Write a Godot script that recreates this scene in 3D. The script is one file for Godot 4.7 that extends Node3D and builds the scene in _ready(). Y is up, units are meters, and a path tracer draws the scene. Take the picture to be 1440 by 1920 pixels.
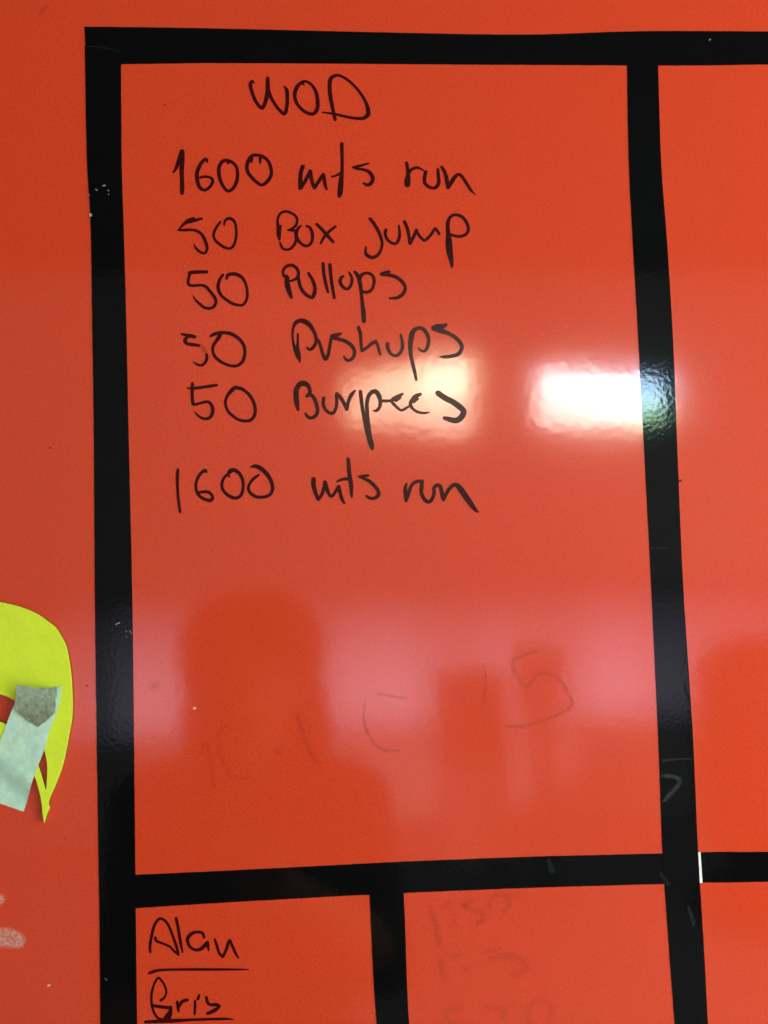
extends Node3D
# A red gloss board ruled with black tape and written on in marker. Board places are millimetres from the point of the board
# straight opposite the camera (x right, y up); the room behind the camera is what the gloss mirrors.

const EYE := 1.68           # camera height above the floor
const DIST := 0.62          # camera to board
const INK := Color(0.046, 0.0072, 0.005)
const CHALK := Color(0.50, 0.52, 0.52)
var M := {}
var rng := RandomNumberGenerator.new()
var grain := FastNoiseLite.new()
var lift := 0
var board: Node3D


func _ready():
	rng.seed = 11
	grain.seed = 4
	grain.frequency = 1.0
	# camera
	var cam := Camera3D.new()
	cam.name = "camera"
	cam.fov = 58.907
	cam.near = 0.05
	cam.far = 60.0
	cam.transform = Transform3D(Basis(Vector3(0.997339, -0.027872, 0.067365), Vector3(0.023731, 0.997824, 0.061507), Vector3(-0.068933, -0.059745, 0.995831)), Vector3(0, EYE, DIST))
	add_child(cam)
	cam.current = true
	# surroundings: an indoor place without sky
	var we := WorldEnvironment.new()
	we.name = "environment"
	var e := Environment.new()
	e.background_mode = Environment.BG_COLOR
	e.background_color = Color(0.02, 0.02, 0.02)
	e.tonemap_mode = Environment.TONE_MAPPER_LINEAR
	e.tonemap_exposure = 1.07
	e.sdfgi_enabled = true
	e.ssao_enabled = true
	e.ssil_enabled = true
	we.environment = e
	add_child(we)
	materials()
	# daylight: two added unseen light panels on the right, an added glow strip, the two high windows and the long low window behind the camera
	light_panel("added unseen light panel close to the right of the board", Vector3(1.74, 1.40, 0.85), Vector2(1.4, 2.5), Color(0.94, 1.0, 0.90), 1.2, 1.54)  # added outside the mirrored view to brighten the board from the right
	light_panel("added unseen light panel facing the back wall", Vector3(2.62, 1.40, 1.80), Vector2(1.5, 2.5), Color(0.95, 1.0, 0.93), 1.5, 1.5, 0.0)  # added to wash the back wall with light, turned away from the board
	window("high_window", "small bright window under the ceiling, widening to one side, with pale warm panes", Vector3(0.05, EYE, 5.17),
		[[0.12, 0.93, 1.18], [0.34, 0.91, 1.25], [0.62, 0.87, 1.29], [0.94, 0.83, 1.35]],
		[[[Color(1.0, 0.82, 0.55), 15.0]], [[Color(1.0, 0.86, 0.57), 23.0], [Color(1.0, 0.82, 0.60), 13.0]], [[Color(1.0, 0.97, 0.68), 36.0], [Color(1.0, 0.88, 0.66), 17.0]]], 0.03)
	window("high_window", "small bright window under the ceiling with blue sky above green leaves", Vector3(1.40, EYE, 5.17),
		[[0.02, 0.90, 1.26], [0.34, 0.87, 1.24], [0.66, 0.87, 1.20], [0.87, 0.89, 1.18]],
		[[[Color(0.95, 0.97, 1.0), 34.0], [Color(1.0, 0.95, 0.8), 26.0]], [[Color(0.8, 0.92, 1.0), 40.0], [Color(1.0, 0.97, 0.80), 34.0]], [[Color(0.42, 0.70, 1.0), 95.0], [Color(0.56, 0.93, 1.0), 105.0], [Color(0.45, 0.85, 0.45), 46.0]]], 0.02)
	window("long_window", "long low window with a pale view behind the camera", Vector3(0.0, EYE, 5.14), [[-1.75, -1.04, -0.17], [-1.3, -1.04, -0.17], [-0.9, -1.04, -0.17], [0.1, -1.04, -0.17], [0.35, -1.04, -0.17], [0.55, -1.04, -0.17], [0.75, -1.04, -0.17], [1, -1.04, -0.17], [1.2, -1.04, -0.17], [1.5, -1.04, -0.17], [1.7, -1.04, -0.17], [2, -1.04, -0.17], [2.35, -1.04, -0.17], [2.95, -1.04, -0.17]],
		[[[Color(0.72, 0.8, 1), 0.35], [Color(0.72, 0.8, 1), 0.72], [Color(0.72, 0.8, 1), 1.12], [Color(0.72, 0.8, 1), 1.47], [Color(0.72, 0.8, 1), 1.73], [Color(0.72, 0.8, 1), 1.84], [Color(0.72, 0.8, 1), 1.28]], [[Color(0.8, 0.72, 0.95), 0.81], [Color(0.8, 0.72, 0.95), 1.67], [Color(0.8, 0.72, 0.95), 2.59], [Color(0.8, 0.72, 0.95), 3.40], [Color(0.8, 0.72, 0.95), 4.00], [Color(0.8, 0.72, 0.95), 4.25], [Color(0.8, 0.72, 0.95), 2.96]], [[Color(0.75, 0.74, 0.98), 0.62], [Color(0.75, 0.74, 0.98), 1.26], [Color(0.75, 0.74, 0.98), 1.96], [Color(0.75, 0.74, 0.98), 2.58], [Color(0.75, 0.74, 0.98), 3.02], [Color(0.75, 0.74, 0.98), 3.22], [Color(0.75, 0.74, 0.98), 2.24]], [[Color(0.86, 0.72, 0.95), 0.90], [Color(0.86, 0.72, 0.95), 1.84], [Color(0.86, 0.72, 0.95), 2.87], [Color(0.86, 0.72, 0.95), 3.77], [Color(0.86, 0.72, 0.95), 4.43], [Color(0.86, 0.72, 0.95), 4.71], [Color(0.86, 0.72, 0.95), 3.28]], [[Color(0.86, 0.7, 0.94), 0.99], [Color(0.86, 0.7, 0.94), 2.02], [Color(0.86, 0.7, 0.94), 3.15], [Color(0.86, 0.7, 0.94), 4.14], [Color(0.86, 0.7, 0.94), 4.86], [Color(0.86, 0.7, 0.94), 5.17], [Color(0.86, 0.7, 0.94), 3.60]], [[Color(0.8, 0.74, 0.96), 0.73], [Color(0.8, 0.74, 0.96), 1.48], [Color(0.8, 0.74, 0.96), 2.31], [Color(0.8, 0.74, 0.96), 3.04], [Color(0.8, 0.74, 0.96), 3.56], [Color(0.8, 0.74, 0.96), 3.79], [Color(0.8, 0.74, 0.96), 2.64]], [[Color(0.76, 0.76, 1), 0.59], [Color(0.76, 0.76, 1), 1.22], [Color(0.76, 0.76, 1), 1.89], [Color(0.76, 0.76, 1), 2.48], [Color(0.76, 0.76, 1), 2.92], [Color(0.76, 0.76, 1), 3.10], [Color(0.76, 0.76, 1), 2.16]], [[Color(0.84, 0.72, 0.95), 0.79], [Color(0.84, 0.72, 0.95), 1.62], [Color(0.84, 0.72, 0.95), 2.52], [Color(0.84, 0.72, 0.95), 3.31], [Color(0.84, 0.72, 0.95), 3.89], [Color(0.84, 0.72, 0.95), 4.14], [Color(0.84, 0.72, 0.95), 2.88]], [[Color(0.76, 0.76, 1), 0.64], [Color(0.76, 0.76, 1), 1.30], [Color(0.76, 0.76, 1), 2.03], [Color(0.76, 0.76, 1), 2.67], [Color(0.76, 0.76, 1), 3.13], [Color(0.76, 0.76, 1), 3.33], [Color(0.76, 0.76, 1), 2.32]], [[Color(0.75, 0.74, 1), 0.70], [Color(0.75, 0.74, 1), 1.44], [Color(0.75, 0.74, 1), 2.24], [Color(0.75, 0.74, 1), 2.94], [Color(0.75, 0.74, 1), 3.46], [Color(0.75, 0.74, 1), 3.68], [Color(0.75, 0.74, 1), 2.56]], [[Color(0.84, 0.7, 0.97), 1.01], [Color(0.84, 0.7, 0.97), 2.07], [Color(0.84, 0.7, 0.97), 3.22], [Color(0.84, 0.7, 0.97), 4.23], [Color(0.84, 0.7, 0.97), 4.97], [Color(0.84, 0.7, 0.97), 5.29], [Color(0.84, 0.7, 0.97), 3.68]], [[Color(0.78, 0.72, 1), 0.77], [Color(0.78, 0.72, 1), 1.57], [Color(0.78, 0.72, 1), 2.45], [Color(0.78, 0.72, 1), 3.22], [Color(0.78, 0.72, 1), 3.78], [Color(0.78, 0.72, 1), 4.02], [Color(0.78, 0.72, 1), 2.80]], [[Color(0.68, 0.78, 1), 0.59], [Color(0.68, 0.78, 1), 1.22], [Color(0.68, 0.78, 1), 1.89], [Color(0.68, 0.78, 1), 2.48], [Color(0.68, 0.78, 1), 2.92], [Color(0.68, 0.78, 1), 3.10], [Color(0.68, 0.78, 1), 2.16]]], 0.01)
	window("added_glow_strip", "added glowing strip near the floor below the long window", Vector3(0.0, EYE, 5.14), [[-0.1, -1.60, -1.08], [0.55, -1.60, -1.08], [1.15, -1.56, -1.08], [1.62, -1.30, -1.08]],
		[[[Color(1.0, 0.88, 0.92), 1.25]], [[Color(1.0, 0.86, 0.95), 1.35]], [[Color(1.0, 0.84, 0.95), 1.5]]], 0.01)  # strip added to lift the sheen low on the board, not a window
	room()
	make_board()
	make_tapes()
	make_writing()
	make_cutout()
	gear()
	photographer()


# ---------------------------------------------------------------- helpers
func lin(r: float, g: float, b: float) -> Color:
	return Color(r, g, b).linear_to_srgb()


func mat(c: Color, rough: float, spec := 0.5) -> StandardMaterial3D:
	var m := StandardMaterial3D.new()
	m.albedo_color = c.linear_to_srgb()
	m.roughness = rough
	m.metallic_specular = spec
	return m


func tinted(rough: float, spec := 0.5) -> StandardMaterial3D:
	var m := mat(Color.WHITE, rough, spec)
	m.vertex_color_use_as_albedo = true
	return m


func put(called: String, mesh: Mesh, m: Material, parent: Node = self) -> MeshInstance3D:
	var o := MeshInstance3D.new()
	o.name = called
	o.mesh = mesh
	o.material_override = m
	parent.add_child(o, true)
	return o


func thing(called: String, label: String, category: String, at := Vector3.ZERO, group := "") -> Node3D:
	var o := Node3D.new()
	o.name = called
	o.position = at
	add_child(o, true)
	return tag(o, label, category, group)


func tag(o: Node3D, label: String, category: String, group := "") -> Node3D:
	o.set_meta("label", label)
	o.set_meta("category", category)
	if group:
		o.set_meta("group", group)
	return o


func box(size: Vector3, at := Vector3.ZERO, st: SurfaceTool = null) -> SurfaceTool:
	if st == null:
		st = SurfaceTool.new()
		st.begin(Mesh.PRIMITIVE_TRIANGLES)
	var b := BoxMesh.new()
	b.size = size
	st.append_from(b, 0, Transform3D(Basis(), at))
	return st


func struct(called: String, size: Vector3, at: Vector3, m: Material) -> MeshInstance3D:
	var o := put(called, box(size).commit(), m)
	o.position = at
	o.set_meta("kind", "structure")
	return o


func height_map(side: int, metres: float, layers: Array, seed_value: int) -> ImageTexture:   # layers: [wavelength in metres, share]
	var data := PackedFloat32Array()
	data.resize(side * side)
	for l in layers:
		var n := FastNoiseLite.new()
		n.seed = seed_value + int(l[0] * 1e5)
		n.noise_type = FastNoiseLite.TYPE_SIMPLEX_SMOOTH
		n.fractal_type = FastNoiseLite.FRACTAL_NONE
		n.frequency = metres / side / float(l[0])
		var half: float = float(l[1]) * 0.5
		var edge := side / 8
		for y in side:
			for x in side:
				var v := n.get_noise_2d(x, y)
				if x > side - edge:
					v = lerpf(v, n.get_noise_2d(x - side, y), float(x - side + edge) / edge)
				if y > side - edge:
					var u := n.get_noise_2d(x, y - side)
					v = lerpf(v, u, float(y - side + edge) / edge)
				data[y * side + x] += v * half
	for i in data.size():
		data[i] += 0.5
	return ImageTexture.create_from_image(Image.create_from_data(side, side, false, Image.FORMAT_RF, data.to_byte_array()))


func mottle(side: int, seed_value: int, base: Color, depth: float) -> ImageTexture:   # fine colour grain around a linear base colour
	var im := Image.create_empty(side, side, false, Image.FORMAT_RGB8)
	var n := FastNoiseLite.new()
	n.seed = seed_value
	n.frequency = 0.21
	n.fractal_octaves = 3
	var r := RandomNumberGenerator.new()
	r.seed = seed_value
	for y in side:
		for x in side:
			var k := 1.0 + depth * (n.get_noise_2d(x, y) * 1.1 + r.randf_range(-0.5, 0.5))
			im.set_pixel(x, y, Color(base.r * k, base.g * (1.0 + (k - 1.0) * 1.8), base.b * (1.0 + (k - 1.0) * 1.8)).linear_to_srgb())
	return ImageTexture.create_from_image(im)


func materials():
	var red := mat(Color.WHITE, 0.088, 0.5)
	red.albedo_texture = mottle(768, 21, Color(0.67, 0.0585, 0.0195), 0.11)
	red.uv1_scale = Vector3(3.2, 3.2, 1)
	red.heightmap_enabled = true
	red.heightmap_texture = height_map(640, 0.3125, [[0.022, 0.34], [0.0085, 0.26], [0.0045, 0.085], [0.075, 0.8]], 5)
	red.heightmap_scale = 0.0034
	M.red = red
	var black := mat(Color(0.0032, 0.0032, 0.0036), 0.06, 0.27)
	black.heightmap_enabled = true
	black.heightmap_texture = height_map(640, 0.16, [[0.0042, 0.7], [0.0019, 0.26], [0.02, 0.5]], 9)
	black.heightmap_scale = 0.0014
	black.uv1_scale = Vector3(6.25, 6.25, 1)
	M.black = black
	M.ink = tinted(0.2, 0.24)
	var faint := tinted(0.5, 0.4)
	faint.transparency = BaseMaterial3D.TRANSPARENCY_ALPHA
	M.faint = faint
	M.foam = tinted(0.75, 0.35)
	M.strip = tinted(0.8, 0.3)
	M.sliver = mat(Color(0.92, 0.92, 0.9), 0.3)
	M.wall = mat(Color(0.80, 0.80, 0.78), 0.8)
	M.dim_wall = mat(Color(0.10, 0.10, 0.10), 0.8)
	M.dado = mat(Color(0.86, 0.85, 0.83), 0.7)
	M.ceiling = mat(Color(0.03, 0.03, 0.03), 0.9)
	M.floor = mat(Color(0.42, 0.41, 0.40), 0.7)
	M.frame = mat(Color(0.10, 0.10, 0.10), 0.5)
	M.dark = mat(Color(0.03, 0.03, 0.033), 0.5)
	M.grey = mat(Color(0.34, 0.33, 0.33), 0.6)
	M.metal = mat(Color(0.25, 0.25, 0.26), 0.35)


func glow(c: Color, energy: float) -> StandardMaterial3D:
	var m := mat(Color(0.05, 0.05, 0.05), 0.4)
	m.emission_enabled = true
	m.emission = c.linear_to_srgb()
	m.emission_energy_multiplier = energy
	return m


# ---------------------------------------------------------------- the light and the place behind the camera
func light_panel(label: String, at: Vector3, size: Vector2, c: Color, shown: float, energy: float, turn := -PI / 2):  # an unseen light source added to the room, built like a window
	var t := thing("added_light_panel", label, "window", at)
	t.rotation.y = turn      # its front is local +z
	put("window_pane", box(Vector3(size.x, size.y, 0.01)).commit(), glow(c, shown), t)  # pane and frame parts belong to the added panel
	for s in [-1, 1]:
		put("window_frame", box(Vector3(0.06, size.y + 0.12, 0.07), Vector3(s * (size.x / 2 + 0.03), 0, 0)).commit(), M.frame, t)
		put("window_frame", box(Vector3(size.x, 0.06, 0.07), Vector3(0, s * (size.y / 2 + 0.03), 0)).commit(), M.frame, t)
	var l := AreaLight3D.new()
	l.name = "added_panel_light"
	l.area_size = size
	l.light_color = c.linear_to_srgb()
	l.light_energy = energy
	l.area_normalize_energy = false
	l.area_range = 14.0
	l.area_attenuation = 2.0
	l.shadow_enabled = true
	add_child(l, true)
	l.position = at + Vector3(0, 0, 0.02).rotated(Vector3.UP, turn)
	l.rotation.y = turn + PI       # a light shines along its -z


func window(called: String, label: String, at: Vector3, edges: Array, panes: Array, bar: float):   # edges: [x, bottom, top] from one jamb to the other
	var t := thing(called, label, "window", at)
	var sum := Color(0, 0, 0)
	var area := 0.0
	var tall := 0.0
	for k in panes.size():
		var a: Array = edges[k]
		var b: Array = edges[k + 1]
		var n: int = panes[k].size()
		for r in n:      # panes from the top down
			var p := PackedVector2Array()
			for c in [[a, r + 1], [b, r + 1], [b, r], [a, r]]:
				p.append(Vector2(c[0][0], lerpf(c[0][2], c[0][1], float(c[1]) / n)))
			put("window_pane", slab(p, 0.01), glow(panes[k][r][0], panes[k][r][1] * 0.8), t)
			var s := absf((p[2] - p[0]).cross(p[3] - p[1])) / 2
			sum += panes[k][r][0] * float(panes[k][r][1]) * s
			area += s
		tall += (a[2] - a[1] + b[2] - b[1]) / 2 / panes.size()
		for y in [1, 2]:
			var o: float = bar if y == 2 else -bar
			put("window_frame", slab(PackedVector2Array([Vector2(a[0], minf(a[y], a[y] + o)), Vector2(b[0], minf(b[y], b[y] + o)), Vector2(b[0], maxf(b[y], b[y] + o)), Vector2(a[0], maxf(a[y], a[y] + o))]), 0.05), M.frame, t)
	for j in [0, edges.size() - 1]:
		var x: float = edges[j][0]
		var o := -bar if j == 0 else bar
		put("window_frame", slab(PackedVector2Array([Vector2(minf(x, x + o), edges[j][1] - bar), Vector2(maxf(x, x + o), edges[j][1] - bar), Vector2(maxf(x, x + o), edges[j][2] + bar), Vector2(minf(x, x + o), edges[j][2] + bar)]), 0.052), M.frame, t)
	var mean := sum / area
	var top := maxf(mean.r, maxf(mean.g, mean.b))
	var first: Array = edges[0]
	var last: Array = edges[edges.size() - 1]
	var l := AreaLight3D.new()
	l.name = called + "_daylight"
	l.area_size = Vector2(last[0] - first[0], tall) * 0.94
	l.light_color = Color(mean.r / top, mean.g / top, mean.b / top).linear_to_srgb()
	l.light_energy = top * 0.15 / PI
	l.area_normalize_energy = false
	l.area_range = 14.0
	l.area_attenuation = 2.0
	l.shadow_enabled = true
	add_child(l, true)
	l.position = at + Vector3((first[0] + last[0]) / 2, (first[1] + first[2] + last[1] + last[2]) / 4, -0.035)


func slab(p: PackedVector2Array, deep: float) -> ArrayMesh:   # a flat outline given its thickness, centred on z = 0
	var st := SurfaceTool.new()
	st.begin(Mesh.PRIMITIVE_TRIANGLES)
	for s in [-1, 1]:
		quad(st, [v3(p[0], s * deep / 2), v3(p[1], s * deep / 2), v3(p[2], s * deep / 2), v3(p[3], s * deep / 2)], Vector3(0, 0, s))
	for i in 4:
		var a := p[i]
		var b := p[(i + 1) % 4]
		var o := (b - a).orthogonal().normalized()
		if o.dot((a + b) / 2 - (p[0] + p[1] + p[2] + p[3]) / 4) < 0:
			o = -o
		quad(st, [v3(a, -deep / 2), v3(b, -deep / 2), v3(b, deep / 2), v3(a, deep / 2)], Vector3(o.x, o.y, 0))
	return st.commit()


func room():
	struct("floor", Vector3(7.2, 0.1, 6.0), Vector3(0.2, -0.05, 2.6), M.floor)
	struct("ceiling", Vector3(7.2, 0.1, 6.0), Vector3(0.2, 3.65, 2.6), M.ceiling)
	struct("back_wall", Vector3(7.2, 3.6, 0.12), Vector3(0.2, 1.8, 5.26), M.wall)
	struct("board_wall", Vector3(7.2, 3.6, 0.12), Vector3(0.2, 1.8, -0.09), M.wall)
	struct("light_panel_wall", Vector3(1.6, 3.6, 1.75), Vector3(2.6, 1.8, 0.86), M.wall)  # wall block added to carry the unseen light panels
	struct("right_wall", Vector3(0.12, 3.6, 1.57), Vector3(3.46, 1.8, 2.52), M.wall)
	struct("right_wall", Vector3(0.12, 3.6, 1.88), Vector3(3.46, 1.8, 4.25), M.wall)
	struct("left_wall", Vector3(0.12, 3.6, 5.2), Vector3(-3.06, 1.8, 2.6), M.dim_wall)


func gear():
	var t := thing("equipment_cabinet", "grey steel equipment cabinet on a pale plinth under the long window", "cabinet", Vector3(0.82, 0, 4.6))
	put("plinth", box(Vector3(0.34, 0.56, 0.36), Vector3(0, 0.28, 0)).commit(), M.dado, t)
	put("body", box(Vector3(0.36, 0.50, 0.38), Vector3(0, 0.81, 0)).commit(), M.grey, t)
	for s in [-1, 1]:
		var d := put("door", box(Vector3(0.165, 0.46, 0.02), Vector3(s * 0.087, 0.81, -0.2)).commit(), M.grey, t)
		put("handle", box(Vector3(0.012, 0.14, 0.02), Vector3(s * 0.02, 0.81, -0.22)).commit(), M.metal, d)
	var b := thing("storage_box", "grey lidded storage box on a tall stand", "box", Vector3(1.12, 0, 4.1))
	put("stand", box(Vector3(0.10, 0.9, 0.10), Vector3(0, 0.45, 0)).commit(), M.metal, b)
	put("base", box(Vector3(0.34, 0.04, 0.34), Vector3(0, 0.02, 0)).commit(), M.metal, b)
	put("body", box(Vector3(0.22, 0.30, 0.26), Vector3(0, 1.05, 0)).commit(), M.grey, b)
	put("lid", box(Vector3(0.235, 0.03, 0.275), Vector3(0, 1.216, 0)).commit(), M.grey, b)
	var p := thing("punch_bag", "free standing black punch bag with a rounded top", "punch bag", Vector3(2.02, 0, 3.6))
	var prof := [Vector2(0.30, 0.0), Vector2(0.31, 0.05), Vector2(0.26, 0.16), Vector2(0.12, 0.24), Vector2(0.10, 0.34)]
	put("base", lathe(prof), M.dark, p)
	prof = [Vector2(0.11, 0.30), Vector2(0.26, 0.34), Vector2(0.28, 0.45), Vector2(0.28, 1.05), Vector2(0.26, 1.16), Vector2(0.20, 1.25), Vector2(0.10, 1.295), Vector2(0.0, 1.305)]
	put("bag", lathe(prof), M.dark, p)


func lathe(prof: Array) -> ArrayMesh:
	var st := SurfaceTool.new()
	st.begin(Mesh.PRIMITIVE_TRIANGLES)
	st.set_smooth_group(1)
	var n := 40
	for i in prof.size() - 1:
		for k in n:
			var a := TAU * k / n
			var b := TAU * (k + 1) / n
			var q := []
			for v in [[prof[i], a], [prof[i + 1], a], [prof[i + 1], b], [prof[i], b]]:
				q.append(Vector3(v[0].x * cos(v[1]), v[0].y, v[0].x * sin(v[1])))
			for j in [0, 1, 2, 0, 2, 3]:
				st.add_vertex(q[j])
	st.generate_normals()
	return st.commit()


# ---------------------------------------------------------------- the board
func make_board():
	board = thing("marker_board", "large glossy red board ruled into panels, with handwriting in dark marker", "board", Vector3(0, EYE, 0))
	var st := SurfaceTool.new()
	st.begin(Mesh.PRIMITIVE_TRIANGLES)
	var x0 := -0.75
	var x1 := 1.05
	var y0 := -0.85
	var y1 := 0.75
	for p in [Vector2(x0, y0), Vector2(x0, y1), Vector2(x1, y1), Vector2(x0, y0), Vector2(x1, y1), Vector2(x1, y0)]:
		st.set_normal(Vector3(0, 0, 1))
		st.set_uv(p)
		st.add_vertex(Vector3(p.x, p.y, 0))
	put("panel", st.commit(), M.red, board)
	put("backing", box(Vector3(x1 - x0, y1 - y0, 0.016), Vector3((x0 + x1) / 2, (y0 + y1) / 2, -0.0085)).commit(), M.wall, board)
	var sl := put("bare_gap", flat(pairs([252.2, -202, 254.4, -201.9, 254.5, -210, 254.8, -222.6, 252.7, -222.8]), 0.00006, Color.WHITE), M.sliver, board)
	sl.set_meta("label", "bright white sliver where two tapes fail to meet")
	var k := 0
	for a in [[-228.1, -226.8, -214.6, -226.2, -207.9, -226.9, -201.8, -229.6, -198.4, -232.5, -197.4, -237.3, -199.1, -240.5, -201.8, -242.4, -207.9, -241.4, -214.6, -240.7, -228.1, -238.9], [-224.7, -205.3, -214.6, -204.8, -211.9, -205.7, -209.8, -209.5, -211.5, -211.8, -212.9, -213.7, -214.6, -214, -224.7, -214.8]]:
		var o := put("glue_residue", sheet(pairs(a), 0.0004, func(_p): return 0.00008, func(p: Vector2, edge: float): return Color(0.78, 0.43, 0.35, clampf(edge / 0.0030, 0.0, 1.0) * clampf(0.58 + 0.55 * grain.get_noise_2d(p.x * 300, p.y * 300) + 0.16 * grain.get_noise_2d(p.x * 1000, p.y * 1000) - 0.22 * clampf((edge - 0.003) / 0.005, 0, 1), 0.06, 0.85))), M.faint, board)
		o.set_meta("label", ["broad chalky streak of old glue", "small chalky spot of old glue"][k])
		k += 1


func pairs(a: Array) -> PackedVector2Array:
	var p := PackedVector2Array()
	for i in a.size() / 2:
		p.append(Vector2(a[2 * i], a[2 * i + 1]) * 0.001)
	return p


func flat(p: PackedVector2Array, z: float, c: Color) -> ArrayMesh:
	var st := SurfaceTool.new()
	st.begin(Mesh.PRIMITIVE_TRIANGLES)
	for i in clockwise(Geometry2D.triangulate_polygon(p), p):
		st.set_normal(Vector3(0, 0, 1))
		st.set_color(c)
		st.add_vertex(Vector3(p[i].x, p[i].y, z))
	return st.commit()


func clockwise(t: PackedInt32Array, p: PackedVector2Array) -> Array:   # the corners of a triangulation, each triangle clockwise seen from the front
	var out := []
	for k in t.size() / 3:
		var q := [t[3 * k], t[3 * k + 1], t[3 * k + 2]]
		if (p[q[1]] - p[q[0]]).cross(p[q[2]] - p[q[0]]) > 0:
			q.reverse()
		out.append_array(q)
	return out


func edge_distance(p: Vector2, poly: PackedVector2Array) -> float:
	var d := 1e9
	for i in poly.size():
		d = minf(d, p.distance_to(Geometry2D.get_closest_point_to_segment(p, poly[i], poly[(i + 1) % poly.size()])))
	return d


func sheet(poly: PackedVector2Array, cell: float, height: Callable, colour: Callable) -> ArrayMesh:   # a thin sheet that follows a height, cut to an outline
	var st := SurfaceTool.new()
	st.begin(Mesh.PRIMITIVE_TRIANGLES)
	var lo := poly[0]
	var hi := poly[0]
	for p in poly:
		lo = lo.min(p)
		hi = hi.max(p)
	for j in int((hi.y - lo.y) / cell) + 1:
		for i in int((hi.x - lo.x) / cell) + 1:
			var a := lo + Vector2(i, j) * cell
			var square := PackedVector2Array([a, a + Vector2(cell, 0), a + Vector2(cell, cell), a + Vector2(0, cell)])
			for piece in Geometry2D.intersect_polygons(square, poly):
				for t in clockwise(Geometry2D.triangulate_polygon(piece), piece):
					var p: Vector2 = piece[t]
					var z: float = height.call(p)
					var dx: float = (height.call(p + Vector2(0.0002, 0)) - z) / 0.0002
					var dy: float = (height.call(p + Vector2(0, 0.0002)) - z) / 0.0002
					st.set_normal(Vector3(-dx, -dy, 1).normalized())
					st.set_color(colour.call(p, edge_distance(p, poly)))
					st.add_vertex(Vector3(p.x, p.y, z))
	return st.commit()


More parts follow.
